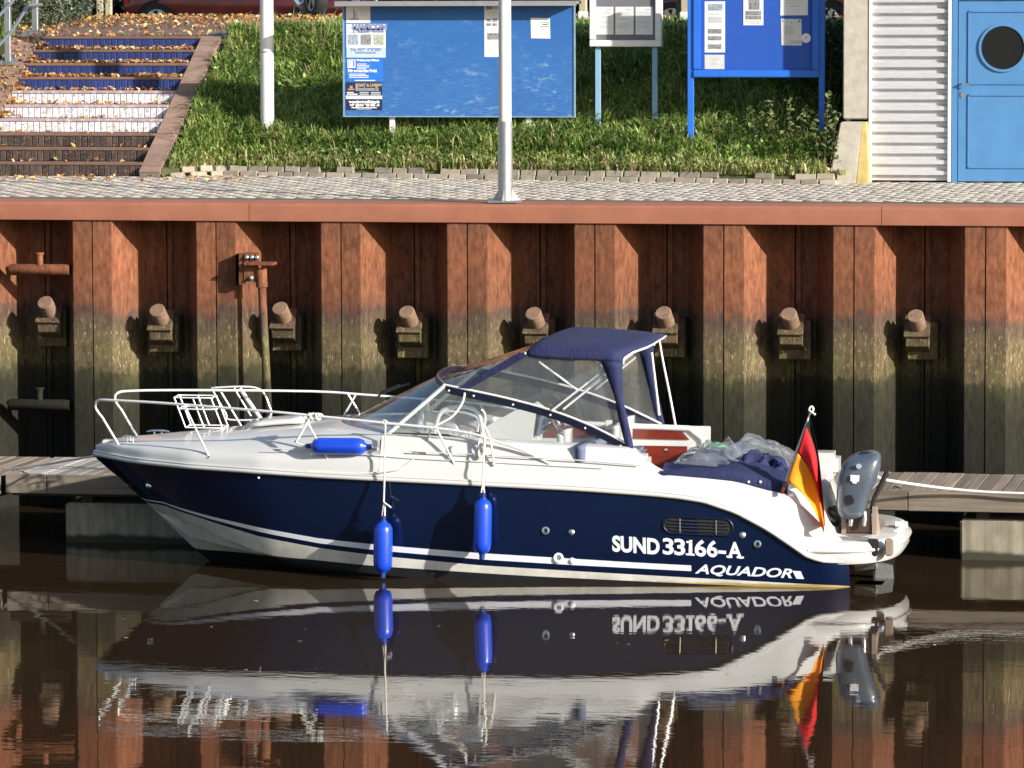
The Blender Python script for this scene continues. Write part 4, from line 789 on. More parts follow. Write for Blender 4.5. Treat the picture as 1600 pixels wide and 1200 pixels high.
# ================================================================== VEHICLES BEHIND THE EMBANKMENT
def wheel(t, c, r, w, axis, n=36, spokes=7):
    ax = Vector(axis).normalized(); o = Vector(c)
    q = MB(); q.lathe([(r * .66, -w / 2), (r * .95, -w / 2), (r, -w * .35), (r, w * .35), (r * .95, w / 2), (r * .66, w / 2)], o, ax, n); ty = q.build('wheel', MAT['tyre'], t, smooth=40)
    q = MB(); q.lathe([(r * .66, -w / 2), (r * .66, w * .46), (r * .60, w * .46), (r * .58, w * .1), (0, w * .1)], o, ax, n); q.build('rim_barrel', MAT['plastic'], ty, smooth=40)
    a = ax.orthogonal().normalized(); b_ = ax.cross(a); q = MB()
    for i in range(spokes):
        th = 2 * math.pi * i / spokes; d = a * math.cos(th) + b_ * math.sin(th); e = ax.cross(d); p = o + ax * w * .38
        q.solid([p + d * r * .10 + e * r * .07, p + d * r * .61 + e * r * .13, p + d * r * .61 - e * r * .13, p + d * r * .10 - e * r * .07], ax * w * .1)
    q.lathe([(r * .15, w * .40), (r * .15, w * .52), (0, w * .53)], o, ax, 16); q.lathe([(r * .60, w * .40), (r * .60, w * .50), (r * .655, w * .50), (r * .655, w * .40)], o, ax, n)
    q.build('rim', MAT['alloy'], ty, smooth=35)
def car(X0_, Y0_, z, label, flip=1):
    # X0_ = rear end, car runs towards +X * flip, side faces the camera
    t = thing('parked_car', label, 'car', (X0_ + flip * 2.05, Y0_ + .86, z)); T = lambda x, y, zz: (X0_ + flip * x, Y0_ + y, z + zz)
    st_ = [(0, .40, .62, .70), (.08, .30, .85, .74), (.3, .24, .98, .80), (.75, .22, 1.0, .84), (1.6, .20, .98, .86), (2.6, .20, .96, .86), (3.3, .22, .90, .84), (3.85, .26, .78, .76), (4.05, .32, .66, .66), (4.12, .42, .56, .58)]
    rows = []
    for x, zb, zt, hw in st_:
        rows.append([T(x, .86 + s * w, zz) for s, w, zz in ((-1, hw - .12, zb), (-1, hw - .03, zb + .05), (-1, hw, zb + (zt - zb) * .45), (-1, hw - .02, zb + (zt - zb) * .8), (-1, hw - .07, zt), (-1, hw * .5, zt + .02), (1, hw * .5, zt + .02), (1, hw - .07, zt), (1, hw - .02, zb + (zt - zb) * .8), (1, hw, zb + (zt - zb) * .45), (1, hw - .03, zb + .05), (1, hw - .12, zb))])
    q = MB(); q.grid(rows); q.add(rows[0], [tuple(range(12))]); q.add(rows[-1], [tuple(range(12))]); q.grid([[r_[0], r_[11]] for r_ in rows]); body = q.build('body', MAT['carred'], t, smooth=40)
    gl = [(.25, .98, .72), (.62, 1.36, .60), (1.2, 1.46, .58), (2.0, 1.45, .58), (2.55, 1.30, .60), (3.2, .92, .70)]
    rows = [[T(x, .86 + s * w, zz) for s, w, zz in ((-1, .74 if i not in (0, 5) else w_, .9), (-1, w_, zt), (1, w_, zt), (1, .74 if i not in (0, 5) else w_, .9))] for i, (x, zt, w_) in enumerate(gl)]
    q = MB(); q.grid(rows); q.build('greenhouse', MAT['carglass'], t, smooth=30)
    q = MB(); q.grid([[T(x, .86 - w_ + .02, zt + .008), T(x, .86, zt + .03), T(x, .86 + w_ - .02, zt + .008)] for x, zt, w_ in gl[1:5]]); q.build('roof', MAT['carred'], t, smooth=40)
    for xw in (.62, 3.2):
        q = MB(); q.lathe([(0, 0), (.36, 0), (.36, .03)], T(xw, .035, .31), (0, -1, 0), 28); q.build('wheel_arch', MAT['dark'], t)
        for s, yy in ((-1, .09), (1, 1.63)): wheel(t, T(xw, yy, .31), .31, .2, (0, s, 0))
    q = MB(); q.box(T(.95, .03, .20) if flip > 0 else T(2.9, .03, .20), T(2.9, .09, .27) if flip > 0 else T(.95, .09, .27)); q.build('sill', MAT['plastic'], t)
    for yy in (.2, 1.52):
        for x, m, nm in ((.06, 'lampr', 'tail_light'), (3.98, 'lampw', 'headlight')):
            a = T(x - .05, yy - .1, .6); c = T(x + .06, yy + .1, .72); q = MB(); q.box(tuple(map(min, a, c)), tuple(map(max, a, c))); q.build(nm, MAT[m], t, bevel=.02)
    return t
car(float(PY(189, 20, 29.2)[0]), 29.2, 4.555, 'dark red car parked at the head of the stairs')
car(float(PY(1352, 20, 29.6)[0]), 29.6, 4.555, 'dark red car behind the display cases', -1)
# motorcycle seen almost end-on
mp = PY(487, 30, 15.2); mz = gz(15.2)
mc = thing('motorcycle', 'parked black motorcycle on the crest right of the red car', 'motorcycle', (mp[0], 15.2, mz))
hd = Vector((.30, -.954, 0)); sd_ = Vector((hd.y, -hd.x, 0))
c0 = Vector((mp[0], 15.3, mz)); f_ = c0 + hd * .5 + Vector((0, 0, .31)); rr = c0 - hd * .85 + Vector((0, 0, .31))
wheel(mc, f_, .31, .16, sd_ + hd * .25, 30, 5); wheel(mc, rr, .31, .2, sd_, 30, 5)
mid = c0 + Vector((0, 0, .42)); ev = lambda a, b_, c: mid + hd * a + sd_ * b_ + Vector((0, 0, c))
q = MB(); q.tube([ev(.25, 0, -.15), ev(0, 0, -.22), ev(-.3, 0, -.1)], [.12, .17, .13], 10); q.tube([ev(-.05, .0, -.1), ev(.12, .0, .16)], .11, 8); q.build('engine', MAT['alloy'], mc, smooth=40)
q = MB(); q.tube([ev(.2, .12, -.2), ev(-.2, .16, -.25), ev(-.95, .2, -.12)], [.03, .04, .05], 10); q.build('exhaust', MAT['steel'], mc, smooth=40)
q = MB(); q.tube([ev(.35, 0, .35), ev(.1, 0, .42), ev(-.15, 0, .36)], [.1, .16, .12], 12); q.build('fuel_tank', MAT['plastic'], mc, smooth=50)
q = MB(); q.tube([ev(-.15, 0, .34), ev(-.45, 0, .32), ev(-.85, 0, .42)], [.11, .13, .09], 10); q.build('seat', MAT['blackrub'], mc, smooth=50)
for s in (-1, 1):
    q = MB(); q.tube([f_ + sd_ * .11 * s, ev(.32, .10 * s, .5)], .026, 10); q.build('fork_leg', MAT['steel'], mc, smooth=40)
q = MB(); q.tube([ev(.2, -.38, .62), ev(.32, -.12, .55), ev(.32, .12, .55), ev(.2, .38, .62)], .015, 8); q.build('handlebar', MAT['plastic'], mc, smooth=40)
q = MB(); q.lathe([(0, .12), (.08, .11), (.09, 0), (.05, -.1), (0, -.12)], ev(.45, 0, .42), hd, 16); q.build('headlight', MAT['lampw'], mc, smooth=50)
# unseen street trees, added so that their shade falls on the parked cars
def tree(label, x, y, h, seed):
    r_ = np.random.default_rng(seed); t = thing('shade_tree', label, 'tree', (x, y, 4.5), 'unseen trees added to shade the street'); q = MB()
    q.tube([(x, y, 4.4), (x + .05, y, 6), (x - .05, y + .1, 4.5 + h * .55), (x, y, 4.5 + h * .9)], [.22, .17, .12, .03], 10)
    for i in range(9):
        a = i * 2.4; z0 = 4.5 + h * (.35 + .05 * i); q.tube([(x, y, z0), (x + math.cos(a) * 1.0, y + math.sin(a) * 1.0, z0 + .8), (x + math.cos(a) * 1.9, y + math.sin(a) * 1.9, z0 + 1.2)], [.07, .045, .015], 6)
    q.build('trunk', MAT['bark'], t, smooth=60)
    n = 6500; nc = 90; u = r_.normal(0, 1, (nc, 3)); u /= np.linalg.norm(u, axis=1)[:, None]; cen = u * r_.uniform(.4, 1, (nc, 1)) ** .5 * np.array([2.7, 2.7, h * .32])
    p = cen[r_.integers(0, nc, n)] + r_.normal(0, .36, (n, 3)); p[:, 2] += h * .68
    V, Fq, C = leaf_quads(p, r_.uniform(.09, .17, n), np.array([[.10, .12, .025], [.22, .16, .03], [.06, .09, .02]])[r_.integers(0, 3, n)], 1.0, .2)
    raw('crown', V, Fq, MAT['foliage'], t, C, org=(x, y, 4.5))
tree('unseen street tree added for shade, trunk behind the big blue board', -1.9, 24.4, 7.5, 1)
tree('unseen street tree added for shade behind the shed roof', 13.2, 24.6, 7.5, 2); tree('unseen street tree added for shade farther right behind the shed', 8.6, 23.4, 7.0, 3)

# ================================================================== MOTORBOAT
CL = -3.9; BX = -3.29; BL = 7.32
_tb = [0, .012, .03, .08, .15, .25, .4, .55, .8, .93, .975, 1.0]; _hb = [.03, .13, .26, .5, .74, .94, 1.08, 1.13, 1.13, 1.085, 1.05, .96]
def HB(X): return float(np.interp((X - BX) / BL, _tb, _hb))
def heel(p): return (p[0], p[1], p[2] + .020 * (p[1] + 4.95))
def onb(px, py, kk=1.0):
    X = 0.0
    for _ in range(12): p = PY(px, py, CL - kk * HB(X)); X = p[0]
    return p
def tab(L, kk=1.0):
    P = [onb(a, b_, kk) for a, b_ in L]; return [p[0] for p in P], [p[2] for p in P]
sheerT = tab([(150, 712), (175, 717), (200, 722), (250, 728), (300, 733), (400, 740), (500, 747), (600, 752), (700, 757), (800, 762), (900, 767), (1000, 774), (1050, 778), (1100, 786), (1150, 803), (1200, 830), (1240, 857), (1260, 871), (1282, 879), (1330, 880)])
SUt = tab([(240, 789), (300, 805), (400, 826), (500, 843), (600, 853), (750, 865), (850, 871), (1000, 880), (1080, 884), (1330, 897)], .97)
SLt = tab([(240, 791.5), (300, 809), (400, 833), (500, 851), (600, 862), (750, 875), (900, 884), (1080, 893), (1330, 906)], .97)
NLt = tab([(240, 795), (300, 812), (400, 840), (500, 858), (600, 870), (750, 884), (900, 893), (1080, 903), (1300, 914), (1330, 916)], .95)
AFt = tab([(460, 872), (600, 884), (840, 899), (1080, 910), (1290, 918)], .85)
stemP = [PY(px, py, CL) for px, py in ((148, 714), (165, 729), (185, 746), (212, 770), (240, 795), (272, 826), (305, 858), (330, 880))]
_af = PY(304, 857, CL); _af2 = onb(380, 865, .6); AFt = ([_af[0], _af2[0]] + AFt[0], [_af[2], _af2[2]] + AFt[1])
stX = [p[0] for p in stemP]; stZ = [p[2] for p in stemP]
ip = lambda T, X: float(np.interp(X, T[0], T[1]))
Zs = lambda X: ip(sheerT, X)
def Zk(X): return float(np.interp(X, stX + [-1.4, -.4, 4.1], stZ + [-.18, -.30, -.32]))
CHX = PY(243, 798, CL)[0]
def CH(X):  # chine: half beam, height
    kk = float(np.interp(X, [CHX, CHX + .35, CHX + .75, CHX + 1.35, CHX + 2.2, 4.1], [0, .45, .66, .80, .88, .935]))
    z = float(np.interp(X, [CHX, -2.19, -1.86, -1.54, -1.0, 0, 4.1], [float(np.interp(CHX, stX, stZ)), .385, .27, .185, .085, .0, -.06]))
    return (0.0, Zk(X)) if X <= CHX else (HB(X) * kk, max(z, Zk(X)))
def hullY(X, Z):   # half beam of the topsides at height Z
    cb, zc = CH(X); zs = Zs(X); f = min(1, max(0, (Z - zc) / max(zs - zc, 1e-4))); p = float(np.interp(X, [-3.3, -1, 1], [.85, .75, .7])); return cb + (HB(X) - cb) * f ** p
boat = thing('motorboat', 'navy and white cabin motorboat with blue canopy moored at the dock', 'motorboat', (0, CL, 0))
def hull():
    stx = sorted(set([round(x, 3) for x in np.concatenate([np.linspace(BX + .004, -2.3, 22), np.linspace(-2.3, 3.4, 38), np.linspace(3.4, 4.03, 10)])] + [2.60]))
    rows = []; nr_ = 0
    for X in stx:
        cb, zc = CH(X); zs = Zs(X); zk = Zk(X); af = max(zk, ip(AFt, X)) if X > AFt[0][0] else zk
        tz = [zc, max(zc, min(af, zs)), max(zc, ip(NLt, X)), max(zc, ip(SLt, X)), max(zc, ip(SUt, X))]
        for i in range(1, 5): tz[i] = min(max(tz[i], tz[i - 1]), zs)
        tz += [tz[4] + (zs - tz[4]) * f for f in (.2, .4, .6, .8, 1.0)]
        side = [(hullY(X, z), z) for z in tz]
        fa = min(max((min(af, zc) - zk) / max(zc - zk, 1e-4), 0), 1)
        m1, m2 = .45, .72   # spray strake in the bottom panel
        bot = [(0, zk), (cb * fa * .5, zk + (zc - zk) * fa * .5), (cb * fa, zk + (zc - zk) * fa)]
        g1 = fa + (1 - fa) * .45; g2 = fa + (1 - fa) * .5
        bot += [(cb * g1, zk + (zc - zk) * g1), (cb * g2, zk + (zc - zk) * (g1 - .02 * (fa < .8))), (max(0, cb - .045), zc - .012 * min(1, cb * 3))]
        rows.append([(X, CL - y, z) for y, z in bot + side])
    n = len(rows[0])
    def mf(i, j):
        X = rows[i][0][0]
        if j < 2: return 2
        if j < 6: return 1
        if j == 6: return 2
        if j == 7: return 1
        if j == 9 and rows[i + 1][0][0] <= 2.61: return 3
        return 0
    q = MB(); q.grid(rows, mf=mf); q.grid([[(p[0], 2 * CL - p[1], p[2]) for p in r_] for r_ in rows], mf=mf)
    last = rows[-1]; q.add(last + [(p[0], 2 * CL - p[1], p[2]) for p in last[::-1]], [tuple(range(2 * n))], 0)
    return q.build('hull', [MAT['navyhull'], MAT['bottom'], MAT['boot'], MAT['stripe']], boat, smooth=28)
ho = hull()
def both(fn):
    fn(lambda p: p); fn(lambda p: (p[0], 2 * CL - p[1], p[2]))
# rub rail
rx = [x for x in np.concatenate([np.linspace(BX - .005, -2.2, 18), np.linspace(-2.1, 2.7, 24), np.linspace(2.75, 4.03, 18)])]
for nm, dzr, ro, m in (('rub_rail', .018, .022, 'gel'), ('rub_rail_insert', .045, .013, 'gel')):
    for sg in (1, -1):
        q = MB(); q.tube([(X, CL - sg * (HB(X) + .008), Zs(X) + dzr) for X in rx], ro, 8); q.build(nm, MAT[m], boat, smooth=60)
# deck moulding
zgT = ([-.3, .5, 1.2, 1.95, 2.03, 2.1, 2.2, 2.34, 2.7, 3.01, 3.27, 3.445, 3.65, 3.88, 4.03], [1.318, 1.29, 1.265, 1.240, 1.234, 1.18, 1.085, 1.009, .985, .959, .887, .86, .665, .47, .42])
secs = {-3.285: [(1, 0), (.95, .012), (.85, .02), (.5, .03), (0, .035)], -3.15: [(1, 0), (.96, .045), (.85, .06), (.5, .075), (0, .085)], -2.95: [(1, 0), (.96, .06), (.85, .085), (.5, .115), (0, .13)], -2.5: [(1, 0), (.965, .065), (.86, .11), (.5, .165), (0, .19)], -2.15: [(1, 0), (.965, .07), (.86, .125), (.5, .20), (0, .235)], -1.49: [(1, 0), (.97, .08), (.88, .145), (.56, .28), (0, .325)], -.87: [(1, 0), (.97, .10), (.91, .18), (.70, .35), (0, .395)], -.3: [(1, 0), (.958, .123), (.93, .167), (.857, .351), (0, .39)]}
sk = sorted(secs)
def dsec(X):
    i = max(0, min(len(sk) - 2, int(np.searchsorted(sk, X) - 1))); f = min(1, max(0, (X - sk[i]) / (sk[i + 1] - sk[i])))
    return [(a[0] + (b_[0] - a[0]) * f, a[1] + (b_[1] - a[1]) * f) for a, b_ in zip(secs[sk[i]], secs[sk[i + 1]])]
def fine(S_):  # smooth cross-section from five control points
    P = [np.array(p) for p in S_]; out = []
    for i in range(len(P) - 1):
        p0 = P[max(i - 1, 0)]; p1 = P[i]; p2 = P[i + 1]; p3 = P[min(i + 2, len(P) - 1)]
        for t in np.linspace(0, 1, 5)[:-1]: out.append(.5 * ((2 * p1) + (p2 - p0) * t + (2 * p0 - 5 * p1 + 4 * p2 - p3) * t * t + (3 * p1 - p0 - 3 * p2 + p3) * t ** 3))
    out.append(P[-1]); return out
q = MB(); rows = []
for X in np.linspace(BX + .005, -.3, 40):
    L = fine(dsec(X)); h = HB(X); zs = Zs(X) + .05
    half = [(X, CL - k_ * h, zs + d - .03 * (k_ > .99)) for k_, d in L]; rows.append(half + [(p[0], 2 * CL - p[1], p[2]) for p in half[::-1][1:]])
q.grid(rows); fd = q.build('foredeck', MAT['gel'], boat, smooth=50, xf=heel)
q = MB()
for sg in (1, -1):
    rows = []
    for X in np.concatenate([np.linspace(-.3, 1.95, 16), np.linspace(2.0, 2.4, 8), np.linspace(2.5, 3.3, 8), np.linspace(3.38, 4.02, 12)]):
        h = HB(X); zs = Zs(X) + (.05 if X < 2.8 else .02); zg = ip(zgT, X); d = zg - zs; w = float(np.interp(X, [-.3, 2.0, 2.4], [.16, .16, .08]))
        sp = [(0, 0), (.012, .12), (w * .28, .34), (w * .36, .40), (w * .46, .46), (w * .8, .86), (w * .95, .97), (w + .03, 1.0)]
        r_ = [(X, CL - sg * (h - o), zs + d * f) for o, f in sp] + [(X, CL - sg * (h - w - .14), zg + .004), (X, CL - sg * (h - w - .165), zg - .02), (X, CL - sg * (h - w - .17), min(zg - .03, .40))]
        rows.append(r_)
    q.grid(rows)
q.build('side_coaming', MAT['gel'], boat, smooth=35, xf=heel)
# cockpit floor, bulkheads, transom block
q = MB(); q.box((.1, CL - .95, .36), (3.45, CL + .95, .42)); q.build('cockpit_floor', MAT['gel'], boat, xf=heel)
q = MB(); rows = [[(X, CL + s * (HB(-.3) * .80), z) for s in np.linspace(-1, 1, 9)] for X, z in ((-.295, 1.335), (.30, 1.325), (.42, 1.30), (.46, 1.1), (.46, .42))]; q.grid(rows); q.build('dashboard_shelf', MAT['gel'], boat, smooth=40, xf=heel)
q = MB(); rows = []
for X, z in ((3.2, .40), (3.2, .84), (3.24, .87), (3.70, .87), (3.76, .84), (3.93, .42), (3.93, .25)): rows.append([(X - (.29 * s * s if X > 3.5 else 0), CL + s * .98, z) for s in np.linspace(-1, 1, 25)])
q.grid(rows)
for j_ in (0, -1): q.add([r_[j_] for r_ in rows], [tuple(range(7))])
tr = q.build('transom', MAT['gel'], boat, smooth=25, xf=heel)
# swim platform
def plat(z, inset):
    out = []
    for i in range(41):
        a = -math.pi / 2 + math.pi * i / 40; c_, s_ = math.cos(a), math.sin(a)
        out.append((3.66 + (.79 - inset) * abs(c_) ** .62, CL + (1.05 - inset) * math.copysign(abs(s_) ** .75, s_), z))
    return out
q = MB(); rings = [plat(.20, .10), plat(.21, .03), plat(.26, .0), plat(.36, .0), plat(.405, .02), plat(.42, .06)]
q.grid(rings); q.add(rings[-1], [tuple(range(41))]); q.add(rings[0], [tuple(range(41))]); q.grid([[r_[0], r_[-1]] for r_ in rings]); pf = q.build('swim_platform', MAT['gel'], boat, smooth=40, xf=heel)
rg = plat(.424, .16); inner = plat(.424, .22); q = MB(); q.grid([[(p[0], p[1], .424) for p in inner[4:37]], [(3.74, CL + (p[1] - CL) * .95, .424) for p in inner[4:37]]]); q.build('platform_inlay', MAT['teak'], pf, xf=heel)
q = MB(); q.tube([(p[0] + .006, p[1] + (.006 if p[1] > CL else -.006), .335) for p in plat(0, 0)], .016, 8); q.build('platform_rub_strip', MAT['gel'], pf, smooth=60, xf=heel)
def at_plat(px, py, z=.43): return PZ(px, py, z)
a = at_plat(1350, 832); q = MB(); q.box((a[0] - .32, CL - .93, .422), (a[0] + .10, CL - .90, .452)); q.build('ladder_rail', MAT['galv'], pf, xf=heel)
for (px, w, m, nm) in ((1361, .13, 'blackrub', 'ladder_tread'), (1389, .075, 'teak', 'step_block')):
    c_ = PY(px, 856, CL - .86); q = MB(); q.box((c_[0] - w / 2, CL - .90, c_[2] - .075), (c_[0] + w / 2, CL - .80, c_[2] + .075)); q.build(nm, MAT[m], pf, bevel=.012, xf=heel)
c_ = PY(1410, 822, CL); q = MB(); q.tube([(c_[0] - .06, CL, c_[2]), (c_[0] + .05, CL, c_[2] + .01)], [.05, .035], 10); q.tube([(c_[0] - .02, CL - .1, c_[2] - .03), (c_[0] - .02, CL + .1, c_[2] + .02)], .03, 8); q.build('stern_light', MAT['gel'], pf, smooth=50)
text('SUND', MAT['instr'], tr, lambda X, Z: heel((3.76 + (.84 - (.49 + Z * .9)) * .405 - .29 * ((X - .52) / .98) ** 2 + .010, CL - .52 + X, .49 + Z * .9)), .26, .008, 0, 1.4, 'LEFT', 'lettering')
# stern drive under the platform
q = MB(); q.tube([(4.0, CL - .25, .12), (4.2, CL - .25, .14)], .07, 10); q.prism([(4.16, -.3), (4.38, -.3), (4.34, .12), (4.2, .15)], 'y', CL - .29, CL - .21); q.box((4.05, CL - .75, -.02), (4.30, CL - .45, .0)); q.build('stern_drive', MAT['galv'], boat)
# fittings on the hull side
def hull_disc(px, py, r, mat, inner=None, name='through_hull_fitting'):
    X = 0
    p = onb(px, py, .985)
    for _ in range(6): p = PY(px, py, CL - hullY(p[0], p[2]))
    c_ = (p[0], CL - hullY(p[0], p[2]), p[2]); q = MB(); q.lathe([(r * .5, .002), (r * .55, .012), (r, .010), (r, -.004)] if inner else [(0, .014), (r * .6, .012), (r, .003), (r, -.004)], c_, (0, -1, .08), 18); o = q.build(name, MAT[mat], boat, smooth=50)
    if inner: q = MB(); q.lathe([(0, .004), (r * .56, .004)], c_, (0, -1, .08), 16); q.build('opening', MAT[inner], o)
for px, py, r, m, inn in ((853, 829, .036, 'steel', 'dark'), (893, 831.5, .028, 'galv', None), (1160, 836, .030, 'galv', None), (1184, 850, .034, 'steel', 'dark'), (873, 871.5, .046, 'stripe', 'galv'), (894, 876, .030, 'stripe', None), (233, 758.5, .030, 'steel', None), (404, 746.5, .011, 'stripe', None)): hull_disc(px, py, r, m, inn)
# bow eye
p = PY(203, 752, CL); q = MB(); q.tube([(p[0] + .045 * math.cos(a_) * 1.0, CL, p[2] + .045 * math.sin(a_)) for a_ in np.linspace(0, 6.28, 17)[:-1]], .009, 8, closed=True); q.build('bow_eye', MAT['steel'], boat, smooth=60)
# ventilation grille
va = PY(1037, 821, CL - 1.1); vb = PY(1145, 823, CL - 1.1); vw = (vb[0] - va[0]) / 2; vc = ((va[0] + vb[0]) / 2, (va[2] + vb[2]) / 2); vh = .078
def onh(X, Z, o=0): return (X, CL - hullY(X, Z) - o, Z)
def oval(w, h, o):
    L = []
    for i in range(40):
        a_ = 2 * math.pi * i / 40; cx = math.copysign(w - h, math.cos(a_)) if abs(math.cos(a_)) > 1e-6 else 0
        L.append(onh(vc[0] + cx + h * math.cos(a_), vc[1] + h * math.sin(a_) - .03 * (cx + h * math.cos(a_)), o))
    return L
q = MB(); q.tube(oval(vw, vh, .004), .010, 8, closed=True); vg = q.build('vent_grille', MAT['navytrim'], boat, smooth=60)
q = MB(); q.add(oval(vw, vh, .003), [tuple(range(40))]); q.build('vent_opening', MAT['dark'], vg)
for i, dzv in enumerate((-.045, -.015, .015, .045)):
    w = vw - .03 - .02 * abs(i - 1.5); q = MB(); q.tube([onh(vc[0] + s * w, vc[1] + dzv - .03 * s * w, .010) for s in np.linspace(-1, 1, 7)], .0058, 6); q.build('slat', MAT['steel'], vg)
for s in (-.52, .52): q = MB(); q.tube([onh(vc[0] + s * vw, vc[1] + z - .03 * s * vw, .014) for z in (-.065, .065)], .005, 6); q.build('slat_bar', MAT['steel'], vg)
# lettering on the hull
def hull_text(px, py, px1, py1, body, hpx, bold, shear, name, mats='stripe'):
    a = onb(px, py, .985); c_ = onb(px1, py1, .985); sl = (c_[2] - a[2]) / (c_[0] - a[0]); size = hpx / 168.0 / .70
    cu = bpy.data.curves.new('t', 'FONT'); cu.body = body; cu.size = size; o = bpy.data.objects.new('t', cu); me = bpy.data.meshes.new_from_object(o); w0_ = min(v.co.x for v in me.vertices); w = max(v.co.x for v in me.vertices) - w0_; bpy.data.objects.remove(o); bpy.data.curves.remove(cu); bpy.data.meshes.remove(me)
    xs = (c_[0] - a[0]) / w
    return text(body, MAT[mats], boat, lambda X, Z: onh(a[0] + X - w0_ * xs, a[2] + Z + sl * X, .004), size, bold, shear, xs, 'LEFT', name)
hull_text(957, 861, 1029, 866, 'SUND', 23, .008, 0, 'lettering')
bl_ = lambda px: 865.5 + (px - 1035) * .056
for ch, xa, xb in (('3', 1036, 1051), ('3', 1054, 1069), ('6', 1086, 1102), ('6', 1105, 1120), ('-', 1123, 1133), ('A', 1138, 1158)): hull_text(xa, bl_(xa), xb, bl_(xb), ch, 24, .0055, 0, 'lettering')
q = MB()   # slab serifs of the registration number
for xa, xb, dy in ((1071, 1085, 0), (1134.5, 1144, 0), (1150.5, 1162, 0), (1072, 1079, 19.5)):
    c0_ = onb(xa, bl_(xa) - dy + .5, .985); c1_ = onb(xb, bl_(xb) - dy + .5, .985); q.add([onh(c0_[0], c0_[2], .0045), onh(c1_[0], c1_[2], .0045), onh(c1_[0], c1_[2] + .018, .0045), onh(c0_[0], c0_[2] + .018, .0045)], [(0, 1, 2, 3)])
e0, e1, e2, e3 = [onb(*p_, .985) for p_ in ((1075.2, 867.5), (1081.2, 868), (1081.2, 843.8), (1076.5, 844.2))]; q.add([onh(p_[0], p_[2], .0045) for p_ in (e0, e1, e2, e3)], [(0, 1, 2, 3)])
q.build('lettering_serif', MAT['stripe'], boat)
hull_text(1086, 896.5, 1236, 903.5, 'AQUADOR', 14, .003, .32, 'lettering')
pa = onb(1238, 892, .98); q = MB(); x0 = pa[0]; zt = pa[2]; q.add([onh(x0, zt, .004), onh(x0 + .075, zt - .003, .004), onh(x0 + .105, zt - .075, .004), onh(x0 + .035, zt - .072, .004)], [(0, 1, 2, 3)]); q.build('emblem', MAT['stripe'], boat)
def mir(p): return (p[0], 2 * CL - p[1], p[2])
def strip(q, A, B, d=(0, -.012, 0), m=0):
    # a thick ribbon between two polylines
    q.grid([A, B, [tuple(Vector(p) + Vector(d)) for p in B], [tuple(Vector(p) + Vector(d)) for p in A]], m, closed=True)
def curve(P, n=24):
    P = [np.array(p, float) for p in P]; out = []
    for i in range(len(P) - 1):
        p0 = P[max(i - 1, 0)]; p1 = P[i]; p2 = P[i + 1]; p3 = P[min(i + 2, len(P) - 1)]; k_ = max(2, n // (len(P) - 1))
        for t in np.linspace(0, 1, k_ + 1)[:-1]: out.append(tuple(.5 * ((2 * p1) + (p2 - p0) * t + (2 * p0 - 5 * p1 + 4 * p2 - p3) * t * t + (3 * p1 - p0 - 3 * p2 + p3) * t ** 3)))
    out.append(tuple(P[-1])); return out
# ------------------------------------------------------------------ windscreen
YS = CL - .84
fr = curve([PY(692, 603, YS + .03), PY(720, 609, YS), PY(790, 624, YS), PY(860, 643, YS), PY(925, 668, YS - .02), PY(986, 699, YS - .05)], 30)   # port top frame
ab = PY(606, 679, YS); at = np.array(fr[1])
base_c = curve([tuple(ab), (-.52, CL - .62, 1.335), (-.76, CL - .32, 1.352), (-.82, CL, 1.355), (-.76, CL + .32, 1.352), (-.52, CL + .62, 1.335), mir(tuple(ab))], 30)
top_c = curve([tuple(at), (.16, CL - .55, 1.785), (.105, CL - .28, 1.80), (.09, CL, 1.803), (.105, CL + .28, 1.80), (.16, CL + .55, 1.785), mir(tuple(at))], 30)
q = MB(); q.grid([base_c, top_c]); ws = q.build('windscreen', MAT['glass'], boat, smooth=60, xf=heel)
q = MB(); q.tube(top_c, .030, 8); q.build('windscreen_top_frame', MAT['navytrim'], ws, smooth=60, xf=heel)
q = MB(); q.tube([(p[0] - .006, p[1], p[2] + .028) for p in top_c], .006, 8); q.build('windscreen_trim', MAT['steel'], ws, smooth=60, xf=heel)
q = MB(); q.tube([(p[0] - .01, p[1], p[2]) for p in base_c], .016, 8); q.build('windscreen_seal', MAT['galv'], ws, smooth=60, xf=heel)
for fl in (lambda p: tuple(p), mir):
    q = MB(); q.tube([fl(ab), fl(at)], .020, 8); q.build('windscreen_pillar', MAT['railw'], boat, smooth=60, xf=heel)
    f2 = [fl(p) for p in fr]
    bl = [fl((p[0], YS - .01, min(p[2] - .005, ip(zgT, p[0]) + .005))) for p in fr]
    q = MB(); bl2 = [fl((float(ab[0]) + (fr[-1][0] - float(ab[0])) * i / (len(fr) - 1), YS, ip(zgT, float(ab[0]) + (fr[-1][0] - float(ab[0])) * i / (len(fr) - 1)))) for i in range(len(fr))]
    q.grid([bl2, f2]); q.build('side_window', MAT['glass'], boat, smooth=60, xf=heel)
    q = MB(); q.tube([(p[0], p[1], p[2] + .010) for p in f2], .011, 8); sf = q.build('window_frame', MAT['railw'], boat, smooth=60, xf=heel)
    q = MB(); strip(q, [(p[0], p[1] + .006, p[2]) for p in f2], [(p[0] - .01, p[1] + .006, p[2] - .062) for p in f2]); q.build('frame_valance', MAT['navytrim'], sf, smooth=50, xf=heel)
    for i in range(3, len(f2), 5):
        q = MB(); q.lathe([(0, .006), (.009, .005), (.011, 0)], (f2[i][0], f2[i][1] + (-.008 if f2[i][1] < CL else .008), f2[i][2] - .035), (0, -1 if f2[i][1] < CL else 1, 0), 10); q.build('snap', MAT['railw'], sf, xf=heel)
